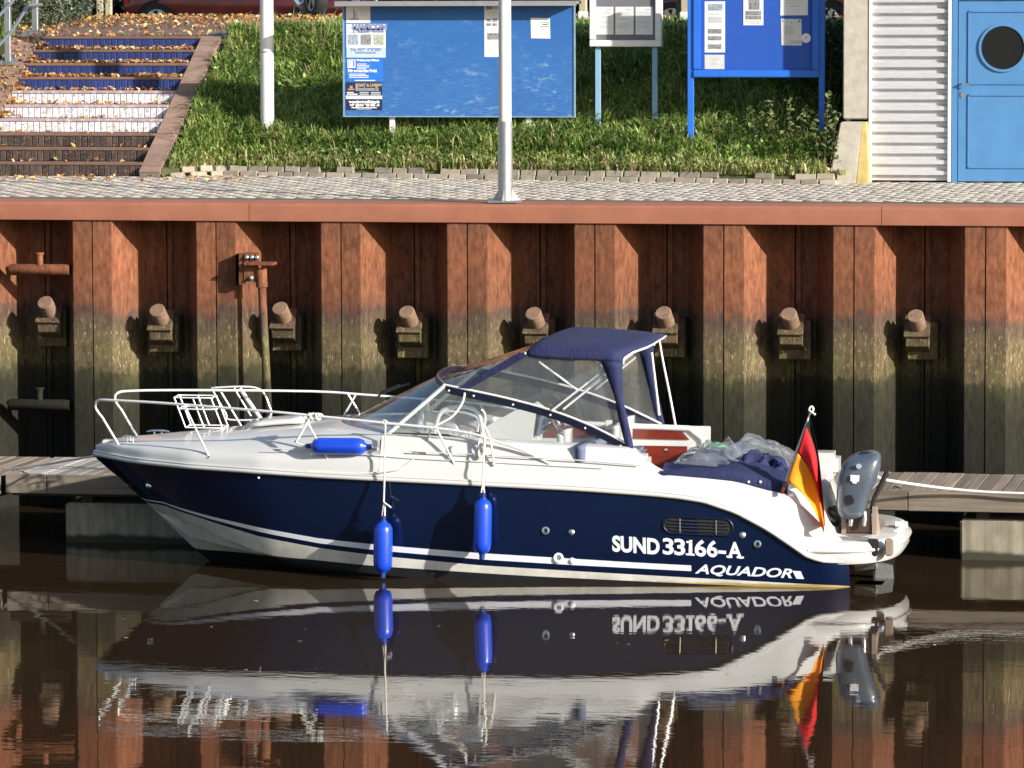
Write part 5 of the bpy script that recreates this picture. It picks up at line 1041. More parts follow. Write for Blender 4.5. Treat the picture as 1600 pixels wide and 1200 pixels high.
# ------------------------------------------------------------------ canopy
cn = boat
def csec(X, zlow, zside, ztop, hw):
    pts = [(-hw, zlow), (-hw * 1.0, zlow + .03), (-hw * .985, zside), (-hw * .90, zside + (ztop - zside) * .55), (-hw * .62, zside + (ztop - zside) * .88), (-hw * .3, ztop - .004), (0, ztop)]
    pts += [(-y, z) for y, z in pts[-2::-1]]; return [(X + (.06 * (1 - (abs(y) / hw) ** 2) * float(np.interp(X, [1.2, 1.6], [-1, 0])) + .20 * (1 - (abs(y) / hw) ** 5) * float(np.interp(X, [1.5, 1.98], [0, 1]))), CL + y, z) for y, z in pts]
YC = CL - .90
cf = PY(822, 554, YC); ca = PY(972, 566, YC)
S_ = [csec(cf[0], cf[2] - .01, cf[2] + .015, 2.07, .88), csec(cf[0] + .05, cf[2] - .02, cf[2] + .06, 2.13, .90), csec(cf[0] + .16, cf[2] - .035, cf[2] + .08, 2.17, .90), csec(cf[0] + .4, ca[2] + .015, cf[2] + .07, 2.168, .90), csec(cf[0] + .62, ca[2] + .008, ca[2] + .11, 2.155, .90), csec(ca[0] - .12, ca[2], ca[2] + .10, 2.14, .90), csec(ca[0], ca[2] - .01, ca[2] + .05, 2.135, .90)]
q = MB(); q.grid(S_); can = q.build('canopy_top', MAT['navycloth'], boat, smooth=50, xf=heel, thick=.012)
q = MB(); q.tube([(p[0] + .01, p[1], p[2] - .012) for p in S_[-1]], .010, 6); q.build('canopy_piping', MAT['railw'], can, smooth=60, xf=heel)
q = MB(); q.tube([(p[0] - .01, p[1], p[2] - .004) for p in S_[0]], .009, 6); q.build('canopy_piping', MAT['railw'], can, smooth=60, xf=heel)
fb = np.array(fr[7])   # where the front seam meets the window frame
for fl in (lambda p: tuple(p), mir):
    # clear side panel
    lo = [fl((p[0], p[1] + .0, p[2] + .014)) for p in fr[7:-1]]; nlo = len(lo)
    top = [fl((cf[0] + (ca[0] - .15 - cf[0]) * i / (nlo - 1), YC + .01, cf[2] - .02 + (ca[2] - cf[2]) * i / (nlo - 1) - .0)) for i in range(nlo)]
    mid_ = [tuple((np.array(a_) + np.array(b_)) / 2 + np.array((0, .012 * math.sin(i * 1.3), 0))) for i, (a_, b_) in enumerate(zip(lo, top))]
    q = MB(); q.grid([lo, mid_, top]); sp = q.build('side_curtain', MAT['film'], can, smooth=60, xf=heel)
    # navy seam at its front, navy panel at its rear
    A_ = [fl((cf[0] + .02, YC - .004, cf[2] - .01)), fl((fb[0] + .03, fb[1] - .004, fb[2] + .02))]; B_ = [fl((cf[0] - .06, YC - .004, cf[2] + .02)), fl((fb[0] - .07, fb[1] - .004, fb[2] + .03))]
    q = MB(); strip(q, A_, B_); q.build('curtain_seam', MAT['navycloth'], can, xf=heel)
    aft = [(ca[0] - .20, ca[2] + .01, ca[0] + .005), (1.86, 1.72, 1.945), (1.905, 1.5, 1.99), (1.95, 1.32, 2.03), (1.975, 1.235, 2.045)]
    A_ = [fl((x0_, YC - .006 - .006 * (i % 2), z_)) for i, (x0_, z_, x1_) in enumerate(aft)]; M_ = [fl(((x0_ + x1_) / 2, YC - .02 + .012 * (i % 2), z_ - .004)) for i, (x0_, z_, x1_) in enumerate(aft)]; B_ = [fl((x1_, YC - .008, z_ - .01)) for i, (x0_, z_, x1_) in enumerate(aft)]
    q = MB(); q.grid([curve(A_, 16), curve(M_, 16), curve(B_, 16)]); q.build('rear_curtain', MAT['navycloth'], can, smooth=50, xf=heel, thick=.012)
    # stainless hoops and struts
    for (a_, b_) in (((842, 566), (902, 610)), ((862, 642), (945, 578)), ((880, 640), (945, 588))):
        q = MB(); q.tube([fl(PY(*a_, YC + .03)), fl(PY(*b_, YC + .03))], .011, 8); q.build('canopy_strut', MAT['railw'], can, smooth=60, xf=heel)
    q = MB(); q.tube(curve([fl((2.0, YC + .02, ca[2] + .02)), fl((2.03, YC + .01, 1.85)), fl((2.10, YC, 1.5)), fl((2.16, YC, 1.18))], 12), .011, 8)
    if fl is mir: q.build('canopy_strut', MAT['railw'], can, smooth=60, xf=heel); q = MB(); q.tube([fl((1.93, YC + .05, 1.93)), fl((2.0, YC + .03, 1.33))], .012, 8); q.build('canopy_strut', MAT['railw'], can, smooth=60, xf=heel)
# front clear panel between windscreen top and canopy front
n_ = len(top_c); fcan = [S_[0][0]] + [S_[0][i] for i in range(1, len(S_[0]))]; fc = [np.array(p) for p in fcan]
def samp(L, f):
    x = f * (len(L) - 1); i = min(int(x), len(L) - 2); return tuple(np.array(L[i]) * (1 - (x - i)) + np.array(L[i + 1]) * (x - i))
tb_ = [tuple(fb)] + top_c[2:-2] + [mir(tuple(fb))]
q = MB(); q.grid([[samp(tb_, f) for f in np.linspace(0, 1, 25)], [tuple(np.array(samp(tb_, f)) * .5 + np.array(samp(fcan, f)) * .5 + np.array((0, 0, -.015 + .01 * math.sin(f * 30)))) for f in np.linspace(0, 1, 25)], [samp(fcan, f) for f in np.linspace(0, 1, 25)]]); q.build('front_curtain', MAT['film'], can, smooth=60, xf=heel)
# ------------------------------------------------------------------ cockpit
def rbox(lo, hi, name, m, par=boat, bev=.03): q = MB(); q.box(lo, hi); return q.build(name, MAT[m], par, bevel=bev, smooth=40, xf=heel)
# starboard lining with mahogany panels
Ysb = CL + .80
o = rbox((.5, Ysb, .42), (2.5, Ysb + .03, 1.24), 'side_lining', 'gel', bev=.006)
p = PY(985, 668, Ysb); p2 = PY(1088, 693, Ysb); q = MB(); q.prism([(.9, p2[2] + .005), (2.30, p2[2]), (2.20, p[2] - .03), (.9, p[2] - .0)], 'y', Ysb - .014, Ysb - .002); q.build('mahogany_panel', MAT['mahog'], o, xf=heel)
p = PY(1000, 702, Ysb); p2 = PY(1085, 730, Ysb); q = MB(); q.prism([(1.80, p[2]), (2.28, p[2] + .0), (2.28, p2[2] - .05), (1.95, p2[2] - .05), (1.88, p2[2] + .03)], 'y', Ysb - .016, Ysb - .002); mp_ = q.build('locker_door', MAT['mahog'], o, xf=heel)
p = PY(1042, 709, Ysb); q = MB(); q.lathe([(0, .03), (.018, .025), (.018, .016)], (p[0], Ysb, p[2]), (0, -1, 0), 12); q.build('knob', MAT['brass'], mp_, smooth=50, xf=heel)
q = MB(); q.tube([(.5, Ysb + .0, 1.262), (2.3, Ysb, 1.215), (2.42, Ysb, 1.12), (2.46, Ysb, .95)], .03, 8); q.build('coaming_trim', MAT['gel'], boat, smooth=60, xf=heel)
rbox((2.28, CL + .30, .42), (2.52, CL + .86, 1.02), 'seat_end', 'gel')
rbox((1.55, Ysb - .32, 1.235), (1.61, Ysb - .30, 1.32), 'manual_card', 'paper', bev=.002)
# helm console with wheel
Yh = CL + .18
q = MB(); rows = [[(X, Yh + y, z) for y in (-.30, -.1, .1, .30)] for X, z in ((.46, 1.28), (.80, 1.47), (.90, 1.49), (.98, 1.43), (.95, 1.2), (.92, .42))]; q.grid(rows)
for s in (-.30, .30): q.add([(.46, Yh + s, 1.28), (.80, Yh + s, 1.47), (.90, Yh + s, 1.49), (.98, Yh + s, 1.43), (.95, Yh + s, 1.2), (.92, Yh + s, .42), (.46, Yh + s, .42)], [tuple(range(7))])
hc = q.build('helm_console', MAT['gel'], boat, smooth=30, xf=heel)
q = MB(); q.box((0, -.24, 0), (.24, .24, .02), M=Matrix.Translation((1.0, Yh, 1.22)) @ Matrix.Rotation(R(-76), 4, 'Y')); q.build('instrument_panel', MAT['instb'], hc, xf=heel)
for k_ in (-.13, .0, .13): q = MB(); q.lathe([(0, .012), (.045, .012), (.05, 0)], (1.03, Yh + k_, 1.36), (1, 0, .25), 16); q.build('gauge', MAT['instr'], hc, xf=heel)
q = MB(); wc_ = Vector((1.14, Yh, 1.33)); wx = Vector((.88, 0, .47)); wu = Vector((-.47, 0, .88)); wy = Vector((0, 1, 0))
q.tube([wc_ + (wu * math.cos(t) + wy * math.sin(t)) * .185 for t in np.linspace(0, 6.283, 29)[:-1]], .016, 8, closed=True)
for t in (.5, 2.6, 4.71): q.tube([wc_ - wx * .03, wc_ + (wu * math.cos(t) + wy * math.sin(t)) * .18], .010, 6)
q.tube([wc_ - wx * .14, wc_], .022, 8); q.build('steering_wheel', MAT['brownp'], hc, smooth=60, xf=heel)
# seats
def seat(x, y, nm='seat'):
    s_ = rbox((x, y - .24, .85), (x + .46, y + .24, .95), nm, 'gel'); rbox((x + .02, y - .22, .95), (x + .42, y + .22, 1.04), 'cushion', 'cushion', s_, .03)
    q = MB(); q.grid([[(x + .40 + .03 * (z - 1) + .03 * abs(u), y + u * .25, z) for u in np.linspace(-1, 1, 7)] for z in (.95, 1.1, 1.22, 1.30, 1.33)]); b1 = q.build('backrest', MAT['gel'], s_, smooth=50, xf=heel, thick=.06)
    rbox((x + .15, y - .1, .42), (x + .30, y + .1, .85), 'pedestal', 'gel', s_)
seat(1.30, CL + .15); seat(1.30, CL + .62); seat(.9, CL - .52)
q = MB(); q.grid([[(1.62 + .05 * math.sin(u * 2), CL - .72 + .32 * u, 1.06 + z) for u in np.linspace(-1, 1, 9)] for z in np.linspace(0, .20, 5)]); q.build('bench_backrest', MAT['cushion'], boat, smooth=60, xf=heel, thick=.09)
rbox((1.66, CL - .80, .55), (2.1, CL - .2, 1.10), 'bench', 'gel'); rbox((1.70, CL - .78, 1.10), (2.06, CL - .22, 1.17), 'bench_cushion', 'cushion')
# white companionway arch and grab bars seen through the side glass
for d, r_ in ((0, .020), (.05, .014)):
    q = MB(); q.tube(curve([(.15, CL - .70, 1.33), (.22, CL - .70, 1.52 - d * .4), (.42, CL - .70, 1.56 - d), (.56, CL - .70, 1.50 - d), (.60 - d, CL - .70, 1.33)], 20), r_, 8); q.build('grab_bar', MAT['railw'], boat, smooth=60, xf=heel)
q = MB(); q.grid([[(.02 + u * .34, CL - .55 + .02 * math.sin(u * 5), 1.33 + z * (.17 - .16 * u ** 4)) for u in np.linspace(0, 1, 12)] for z in (0, .4, .8, 1)]); q.build('dash_moulding', MAT['gel'], boat, smooth=60, xf=heel, thick=.08)
c_ = PY(668, 632, CL - .15); q = MB(); q.lathe([(0, -.05), (.05, -.045), (.062, 0), (.05, .03), (.02, .035)], c_, (1, -.3, .1), 16); q.tube([(c_[0] - .08, c_[1], 1.33), (c_[0] - .02, c_[1], c_[2])], .035, 10); q.build('searchlight', MAT['gel'], boat, smooth=60)
# ------------------------------------------------------------------ rails
def rail_pts(L, kk): return [tuple(onb(a_, b_, kk)) for a_, b_ in L]
kr = .93
prt = curve([PY(160, 655, CL - .335), PY(150, 641, CL - .34), PY(152.5, 628.5, CL - .35), PY(175, 627.5, CL - .43)] + rail_pts([(264, 632), (420, 643.5), (500, 651), (600, 661), (690, 670), (738, 678), (770, 688), (820, 705), (870, 731), (908, 752)], kr), 60)
foot = tuple(PY(185, 697, CL - .33))
rl = None
for fl in (lambda p: tuple(p), mir):
    q = MB(); q.tube([fl(p) for p in [foot] + prt], .0125, 8); rl = q.build('bow_rail', MAT['railw'], boat, smooth=60, xf=heel)
    for (a_, b_) in (((327, 716), (288, 634)), ((517, 727), (474, 649)), ((717, 739), (682, 670)), ((463, 691), (486, 651))):
        f0 = onb(*a_, .955); q = MB(); q.tube([fl(f0), fl(onb(*b_, kr))], .0105, 8); q.build('stanchion', MAT['railw'], rl, smooth=60, xf=heel)
        q = MB(); q.lathe([(.024, 0), (.024, .008), (.012, .02)], fl((f0[0], f0[1], f0[2] - .004)), (0, 0, 1), 12); q.build('stanchion_foot', MAT['steel'], rl, smooth=50, xf=heel)
# fender racks on the rails: small basket to port, large one to starboard
def rack(A, wx_, hz, dy, lean, nm, thick_=.007):
    # A = lower front corner; two hoops joined by rods
    q = MB(); A = Vector(A); ex = Vector((wx_, 0, 0)); ez = Vector((-lean, 0, hz)); ey = Vector((0, dy, 0)); up_ = Vector((0, 0, 1))
    for t in (0, .62, 1.0):
        o_ = A + ez * t; q.tube(curve([o_, o_ + ex * .5 - ey * .08, o_ + ex, o_ + ex + ey * .5, o_ + ex + ey, o_ + ex * .5 + ey * 1.05, o_ + ey, o_ + ey * .5, o_], 40)[:-1], thick_, 6, closed=True)
    for cx, cy in ((0, 0), (.5, 0), (1, 0), (0, 1), (.5, 1), (1, 1)): q.tube([A + ex * cx + ey * cy, A + ex * cx + ey * cy + ez], thick_, 6)
    q.build(nm, MAT['railw'], boat, smooth=60, xf=heel)
a_ = PY(290, 671, CL - .05); b_ = PY(265, 624, CL - .05); rack(a_, .36, b_[2] - a_[2], .20, .11, 'fender_basket')
ra = [PY(px, py, CL + .86) for px, py in ((330, 606), (400, 606), (420, 632), (418, 653), (360, 656), (352, 645))]
q = MB(); q.tube([tuple(p) for p in curve(ra + [ra[0]], 40)][:-1], .010, 8, closed=True); q.tube([PY(375, 607, CL + .86), PY(410, 658, CL + .86)], .020, 8); q.tube([PY(366, 607, CL + .86), PY(392, 650, CL + .86)], .008, 6); q.build('fender_holder', MAT['railw'], boat, smooth=60)
# cleats and bow roller
def cleat(p, ax=(1, 0, 0), L_=.11, nm='cleat', m='steel'):
    p = Vector(p); ax = Vector(ax).normalized(); q = MB(); q.tube([p + ax * -L_ + Vector((0, 0, .035)), p + ax * -.05 + Vector((0, 0, .045)), p + ax * .05 + Vector((0, 0, .045)), p + ax * L_ + Vector((0, 0, .035))], [.007, .012, .012, .007], 8)
    for s in (-.035, .035): q.tube([p + ax * s - Vector((0, 0, .01)), p + ax * s + Vector((0, 0, .045))], .010, 8)
    q.build(nm, MAT[m], boat, smooth=60)
cleat(PY(203, 689, CL - .25), (.9, -.4, 0), .09); cleat(PY(247, 680, CL + .42), (1, .2, 0), .11); cl3 = onb(660, 714, .90); cleat(cl3, (1, .1, 0), .09); cleat(PY(1192, 763, CL - .93), (1, 0, 0), .09)
p = PY(186, 690, CL); q = MB(); q.box((p[0] - .16, CL - .06, p[2] - .03), (p[0] + .05, CL + .06, p[2] + .02)); q.build('bow_roller', MAT['gel'], boat, bevel=.015)
p = onb(706, 702, .87); q = MB(); q.lathe([(0, .07), (.035, .065), (.042, 0)], p, (.6, -.8, 0), 14); q.build('deck_vent', MAT['gel'], boat, smooth=50)
q = MB(); p = PY(727, 702, CL - .93); q.lathe([(0, .02), (.028, .02), (.028, 0)], PY(703, 702, CL - .965), (-.3, -1, .2), 14); q.build('deck_vent_grille', MAT['galv'], boat, smooth=50)
# deck hatch
hq = MB(); rows = [[(X, CL + y, 1.0) for y in (-.26, .26)] for X in (-1.75, -1.2)]
def dz_(X): return Zs(X) + .05 + dsec(X)[-1][1]
hq.grid([[(X, CL + y, dz_(X) + .035 - .02 * (y / .28) ** 2) for y in (-.28, -.15, 0, .15, .28)] for X in np.linspace(-1.75, -1.2, 5)]); hq.build('deck_hatch', MAT['gel'], boat, smooth=50, xf=heel, thick=.03)
# swept moulding lines along the topside of the deck
for (L, nm) in (([(640, 705), (720, 709), (800, 713), (900, 719), (1000, 727)], 'moulding_line'), ([(420, 700), (520, 706), (640, 716), (800, 724), (940, 732)], 'moulding_line')):
    q = MB(); q.tube(curve([onb(a_, b_, .945) for a_, b_ in L], 30), .006, 6); q.build(nm, MAT['gel'], boat, smooth=60)
# windscreen wiper and mast box on the far side
q = MB(); p = PY(596, 618, CL + .2); q.tube([p, PY(625, 607, CL + .2)], .02, 6); q.tube([PY(590, 625, CL + .2), p, PY(640, 604, CL + .2)], .012, 6); q.build('wiper', MAT['blackrub'], ws, xf=heel)
# starboard transom pod and filler
rbox((3.45, CL + .55, .80), (3.74, CL + .86, 1.03), 'transom_seat', 'gel', bev=.05)
p = PY(1293, 760, CL + .3); q = MB(); q.box((p[0] - .06, CL + .28, p[2] - .07), (p[0] + .06, CL + .40, p[2] + .07)); q.build('filler_box', MAT['galv'], boat, bevel=.02)
q = MB(); q.tube([PY(1172, 765, CL - .9), PY(1196, 760, CL - .9), PY(1202, 770, CL - .9)], .012, 8); q.build('grab_rail', MAT['steel'], boat, smooth=60)

# ================================================================== THINGS ON AND AROUND THE BOAT
# fenders
def fender(label, top, bot, r, ropes):
    top = Vector(top); bot = Vector(bot); ax = (bot - top).normalized(); L_ = (bot - top).length; t = thing('fender', label, 'fender', tuple(bot if bot.z < top.z else top), 'blue fenders of the motorboat')
    q = MB(); q.lathe([(0, .045), (r * .35, .045), (r * .42, .06), (r * .75, .075), (r * .95, .11), (r, .15), (r, L_ - .15), (r * .95, L_ - .11), (r * .75, L_ - .075), (r * .42, L_ - .06), (r * .35, L_ - .045), (0, L_ - .045)], top, ax, 24); q.build('tube', MAT['fender'], t, smooth=50)
    a = ax.orthogonal().normalized()
    for c_ in (.03, L_ - .03):
        q = MB(); q.tube([top + ax * (c_ - .032), top + ax * (c_ + .032)], r * .32, 10); q.build('eye', MAT['fenderd'], t, bevel=.006, smooth=50)
    for P in ropes: q = MB(); q.tube(P, .0085, 7); q.build('rope', MAT['rope'], t, smooth=60)
Y1 = CL - HB(-.26) - .10; t1 = PY(599, 806, Y1); b1 = PY(598, 903, Y1); r1 = PY(602, 661, CL - .93 * HB(-.2))
fender('left hanging blue fender touching the water', t1, b1, .088, [[r1, PY(601, 735, Y1 + .03), PY(599.5, 785, Y1)], [PY(600, 785, Y1), PY(597, 806, Y1), PY(601, 806, Y1 - .01), PY(601.5, 785, Y1)], [PY(600, 785, Y1 - .01), PY(611, 793, Y1 - .02)]])
q = MB()
Y2 = CL - HB(.65) - .10; t2 = PY(755, 770, Y2); b2 = PY(753, 874, Y2); r2 = PY(757, 681, CL - .93 * HB(.6))
fender('right hanging blue fender clear of the water', t2, b2, .084, [[r2, PY(755, 730, Y2 + .02), PY(754, 757, Y2)], [PY(754, 757, Y2), PY(751, 775, Y2), PY(757, 772, Y2), PY(755, 757, Y2)]])
fa = PY(478, 697, CL - .99); fb_ = PY(581, 698, CL - 1.0); fender('blue fender lying on the foredeck', fa, fb_, .080, [[fb_, PY(590, 702, CL - 1.02)], [fa, PY(468, 694, CL - .97), PY(463, 690, CL - .96), PY(484, 652, CL - .95)]])
# ropes
def rope(label, P, r=.011, n=40, name='rope', extra=()):
    q = MB(); q.tube(curve(P, n), r, 7)
    for E_ in extra: q.tube(curve(E_, n), r, 7)
    return tag(q.build(name, MAT['rope'], smooth=60), label, 'rope')
rope('white bow line running from the bow down to the dock at left', [PY(205, 688, CL - .2), PY(160, 706, CL - .1), PY(148, 712, CL), PY(110, 719, CL + .6), PY(50, 729, CL + 1.4), PY(-20, 738, -2.1)], .011, name='mooring_line')
rope('white stern line sagging from the stern to the dock at right', [PY(1372, 745, -3.4), PY(1386, 750, -3.2), PY(1460, 761, -2.9), PY(1530, 768, -2.82), PY(1600, 771, -2.84), PY(1680, 772, -2.86)], .014, name='mooring_line')
rope('white line hanging from the windscreen down to the side cleat', [PY(726, 614, CL - .86), PY(722, 630, CL - .9), PY(706, 651, CL - .96), PY(675, 670, CL - .98), PY(668, 690, CL - .96), cl3 + np.array((0, -.01, .04))], .011, extra=[[cl3 + np.array((-.05, 0, .03)), cl3 + np.array((.02, -.03, .05)), cl3 + np.array((.06, 0, .03))]])
rope('grey spring line lying along the side deck from the cleat', [cl3 + np.array((-.04, -.01, .02)), onb(630, 730, .99), onb(600, 737, 1.005), onb(560, 740, 1.01), onb(480, 736, 1.0)], .008)
rope('coil of white rope hung on the rail beside the right fender', [PY(750, 683, CL - 1.04), PY(747, 700, CL - 1.06), PY(750, 716, CL - 1.07), PY(757, 702, CL - 1.06), PY(756, 682, CL - 1.04), PY(758, 650, CL - .9), PY(752, 640, CL - .88)], .010, extra=[[PY(752, 682, CL - 1.05), PY(757, 668, CL - 1.0), PY(765, 684, CL - 1.05), PY(768, 700, CL - 1.07), PY(772, 728, CL - 1.09)]])
p = [PY(484 + 7 * math.sin(i * 1.9) + i * 1.2, 651 + 5 * math.cos(i * 1.9), CL - .93 + .03 * math.sin(i * 3)) for i in range(14)]
rope('knotted white rope tied on the port bow rail', p, .012, 60)
p = [PY(601 + 3.5 * math.sin(i * 1.9), 660 + 3 * math.cos(i * 1.9), CL - 1.0 + .02 * math.sin(i * 3)) for i in range(9)]
rope('small rope hitch on the rail above the left fender', p, .009, 40)
p = [PY(1060 + 0 * i + 345 - 1 + 6 * math.sin(i * 1.1) + 2 * i, 762 + 2.0 * math.cos(i * 1.4), -2.2) for i in range(7)]
q = MB(); q.tube(curve([PY(1396, 768, -2.55), PY(1398, 760, -2.55), PY(1406, 763, -2.5), PY(1414, 766, -2.5), PY(1402, 768, -2.55)], 24), .008, 6); tag(q.build('mooring_ring', MAT['rust'], smooth=60), 'small rusty ring on the dock edge right of the outboard', 'mooring ring')
# ------------------------------------------------------------------ flag
fg = thing('flag', 'black, red and gold flag drooping from a white staff at the stern', 'flag', tuple(PY(1222, 768, CL - 1.06)))
YF = CL - 1.06; q = MB(); q.tube([PY(1228, 752, YF), PY(1267, 642, YF)], [.013, .009], 8); q.build('staff', MAT['gel'], fg, smooth=60)
q = MB(); q.tube([PY(1221, 771, YF), PY(1228, 752, YF)], .016, 8); q.build('staff_foot', MAT['mahog'], fg, smooth=60)
q = MB(); q.tube(curve([PY(1266, 646, YF - .02), PY(1271, 640, YF - .02), PY(1268, 635, YF), PY(1264, 641, YF - .02), PY(1274, 648, YF - .03)], 20), .010, 6); q.build('lashing', MAT['rope'], fg, smooth=60)
FE = [[(1265, 652), (1277, 700), (1284, 755), (1289, 818)], [(1260, 667), (1274, 706), (1283, 760), (1289, 820)], [(1247, 708), (1266, 738), (1280, 778), (1288, 823)], [(1229, 752), (1248, 766), (1268, 790), (1288, 834)]]
FE = [curve([(*p, 0) for p in L], 24) for L in FE]
def fpt(u, v):   # u down the hoist, v along the fly
    P = [samp(L, v)[:2] for L in FE]; x = u * 3; i = min(int(x), 2); f = x - i
    ex = P[i][0] * (1 - f) + P[i + 1][0] * f; ey = P[i][1] * (1 - f) + P[i + 1][1] * f
    dep = (.05 * math.sin(v * 7 + u * 5.0) + .04 * math.sin(u * 11 - v * 3)) * min(1, 3 * v)
    return PY(ex, ey, YF - .03 + dep + .10 * (1 - u) * v)
for k_, (nm, m) in enumerate((('black_stripe', 'flagk'), ('red_stripe', 'flagr'), ('gold_stripe', 'flago'))):
    q = MB(); q.grid([[fpt((k_ + i / 8) / 3, v) for v in np.linspace(0, 1, 26)] for i in range(9)]); q.build(nm, MAT[m], fg, smooth=80, thick=.002)
# ------------------------------------------------------------------ outboard motor on its wooden bracket
YO = CL - .50
ob = thing('outboard_motor', 'small grey blue outboard motor tilted on the swim platform', 'outboard motor', tuple(PY(1345, 838, YO)))
pb = [PY(px, py, YO) for px, py in ((1322, 832), (1362, 832), (1360, 795), (1320, 795))]
q = MB(); q.solid([tuple(p) for p in pb], (.0, .05, 0)); q.build('mounting_board', MAT['brownp'], boat, xf=None)
for px in (1318, 1366):
    a_ = PY(px, 838, YO - .02); q = MB(); q.prism([(YO - .02, a_[2]), (YO + .28, a_[2] + .02), (YO + .05, a_[2] + .27), (YO - .01, a_[2] + .27)], 'x', a_[0] - .02, a_[0] + .02); q.build('mounting_cheek', MAT['teak'], boat)
a_ = PY(1316, 842, YO - .06); c_ = PY(1368, 838, YO - .06); q = MB(); q.box((a_[0], YO - .06, a_[2] + .01), (c_[0], YO + .30, a_[2] + .03)); q.build('mounting_base', MAT['teak'], boat, bevel=.006)
rings = []
spec = [(1337, 807, 10, .06), (1334, 803, 18, .10), (1331, 796, 22, .125), (1332, 784, 24, .135), (1335, 770, 26.5, .15), (1340, 750, 30, .168), (1344, 734, 31, .17), (1347, 720, 29.5, .155), (1348, 712.5, 25, .13), (1349, 708.5, 16, .08)]
for (px, py, hw, dp_) in spec:
    c_ = Vector(PY(px, py, YO)); w = hw / 160.0; tx_ = Vector((.985, 0, .17))
    ring_ = []
    for j in range(28):
        t = 2 * math.pi * j / 28; cs, sn = math.cos(t), math.sin(t)
        ring_.append(c_ + tx_ * (w * math.copysign(abs(cs) ** .68, cs)) + Vector((0, dp_ * math.copysign(abs(sn) ** .68, sn), .03 * sn)))
    rings.append(ring_ + [ring_[0]])
q = MB(); q.grid(rings); q.add(rings[0][:-1], [tuple(range(28))]); q.add(rings[-1][:-1], [tuple(range(28))]); cw = q.build('cowling', MAT['cowl'], ob, smooth=50, sub=1)
fy = lambda px, py, o: PY(px, py, YO - o)
q = MB(); c_ = fy(1327, 781, .15); q.lathe([(0, .014), (.02, .016), (.03, .012), (.045, .012), (.048, -.03)], c_, (-.25, -1, 0), 20); q.build('starter_handle', MAT['blackrub'], cw, smooth=40)
q = MB(); c_ = fy(1342, 728.5, .178); q.lathe([(0, .003), (.025, .003), (.025, -.004)], c_, (0, -1, .15), 18); q.build('emblem', MAT['photob'], cw)
def decal(px0, py0, px1, py1, o, m): q = MB(); q.solid([fy(px0, py1, o), fy(px1, py1 + .8, o), fy(px1 + 1, py0 + .8, o + .0), fy(px0, py0, o)], (0, -.003, 0)); q.build('decal', MAT[m], cw)
decal(1329, 742, 1342, 752, .178, 'inkw'); decal(1332, 752, 1338, 755, .176, 'inkw')
q = MB(); q.tube(curve([PY(1344, 712, YO), PY(1347, 708, YO), PY(1358, 708, YO), PY(1366, 713, YO), PY(1367, 722, YO)], 20), .014, 8); q.build('carry_handle', MAT['blackrub'], ob, smooth=60)
q = MB(); q.tube([PY(1362, 795, YO + .05), PY(1366, 778, YO + .05), PY(1373, 765, YO + .05)], .022, 8); q.tube([PY(1373, 765, YO + .05), PY(1386, 737, YO + .05)], [.026, .023], 10); q.build('tiller', MAT['blackrub'], ob, smooth=60)
q = MB()
for px in (1330, 1351): q.tube([PY(px, 800, YO - .03), PY(px, 812, YO - .05), PY(px - 1, 822, YO - .05)], [.018, .022, .016], 8)
q.build('clamp_screw', MAT['galv'], ob, smooth=50)
q = MB(); q.box(tuple(PY(1322, 812, YO + .05)), tuple(np.array(PY(1322, 812, YO + .05)) + np.array((.2, .10, .09)))); q.build('clamp_bracket', MAT['plastic'], ob, bevel=.01)
q = MB(); q.tube([PY(1338, 800, YO + .10), np.array(PY(1338, 800, YO + .10)) + np.array((-.03, .35, -.10))], .05, 10); q.build('drive_leg', MAT['cowl'], ob, smooth=50)
# ------------------------------------------------------------------ folded cover and crumpled film on the aft deck
cv = thing('folded_cover', 'crumpled navy boat cover with clear film on the aft deck', 'boat cover', (2.9, CL - .3, .95))
def fold(x, y, s=1.0): return mnoise.noise(Vector((x * 4 * s, y * 4 * s, 1.7))) * .06 + mnoise.noise(Vector((x * 11 * s, y * 9 * s, 5.1))) * .03
q = MB(); rows = []
for u in np.linspace(0, 1, 34):
    X = 2.31 + u * 1.16; row = []
    g0 = ip(zgT, X); h0 = float(np.interp(u, [0, .12, .5, .85, 1], [.01, .045, .085, .09, .07]))
    row.append((X, CL - HB(X) + .085, g0 - .045)); row.append((X, CL - HB(X) + .075, g0 + .01)); row.append((X, CL - HB(X) + .10, g0 + h0 * .9))
    for v in np.linspace(0, 1, 22): row.append((X + fold(X, v) * .3, CL - HB(X) + .14 + v * 1.25, g0 + h0 + (.03 * math.sin(math.pi * min(1, v * .9)) * min(1, u * 2.2)) + fold(X, v * 2) * .9 * min(1, v * 6)))
    rows.append(row)
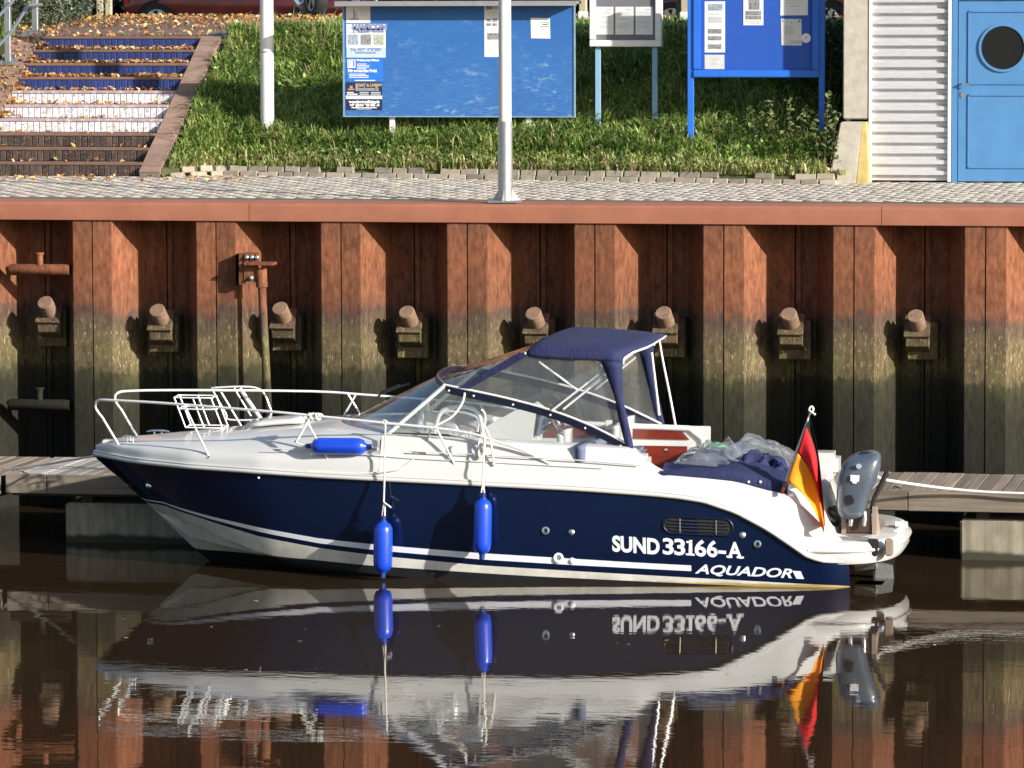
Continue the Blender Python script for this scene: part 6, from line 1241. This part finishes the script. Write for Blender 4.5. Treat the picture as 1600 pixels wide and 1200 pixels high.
q.grid(rows); q.build('cover_cloth', MAT['navycloth'], cv, smooth=70, xf=heel)
q = MB(); q.grid([[(X + .5 * fold(X, v * 3), CL - .62 + v * .55 + fold(v, X) * .6, ip(zgT, X) + .07 + (.15 - .34 * abs(mnoise.noise(Vector((X * 6, v * 4, 3))))) * (min(1, 5 * u, 5 * (1 - u)) * min(1, 4 * v, 4 * (1 - v))) ** .6) for v in np.linspace(0, 1, 26)] for u, X in [(u, 2.95 + .46 * u) for u in np.linspace(0, 1, 24)]]); q.build('cover_folds', MAT['navycloth'], cv, smooth=60, xf=heel)
for px, py in ((1034, 741), (1068, 743), (1135, 747.5), (1151, 753), (1170, 753), (1188, 753)):
    p = PY(px, py, CL - 1.02); q = MB(); q.lathe([(0, .010), (.011, .008), (.014, 0)], p, (0, -1, .1), 10); q.build('snap', MAT['railw'], cv)
for (xa, xb, ya, yb, hh, sd_) in ((2.40, 3.0, -.86, .1, .14, 0), (2.50, 3.02, -.45, .45, .20, 2), (2.72, 3.42, -.25, .75, .19, 4)):
    q = MB(); rows = []
    for u in np.linspace(0, 1, 34):
        row = []
        for v in np.linspace(0, 1, 30):
            e_ = (min(1, 4 * u, 4 * (1 - u)) * min(1, 4 * v, 4 * (1 - v))) ** .7; X = xa + (xb - xa) * u; Y = CL + ya + (yb - ya) * v
            rdg = abs(mnoise.noise(Vector((X * 2.4 + sd_, Y * 2.0, 2)))); rdg2 = abs(mnoise.noise(Vector((X * 5 + sd_, Y * 4.0, 7))))
            row.append((X, Y, ip(zgT, X) + .085 + e_ * (hh - .26 * rdg - .13 * rdg2)))
        rows.append(row)
    q.grid(rows); q.build('clear_film', MAT['filmc'], cv, smooth=60, xf=heel)
p = PY(1118, 692, CL + .2); q = MB(); q.grid([[(p[0] - .13 + u * .26, CL + .1 + v * .2, p[2] - .07 + .06 * math.sin(math.pi * u) + fold(u, v) * .6) for u in np.linspace(0, 1, 8)] for v in np.linspace(0, 1, 6)]); q.build('green_bag', MAT['green'], cv, smooth=60, thick=.01)
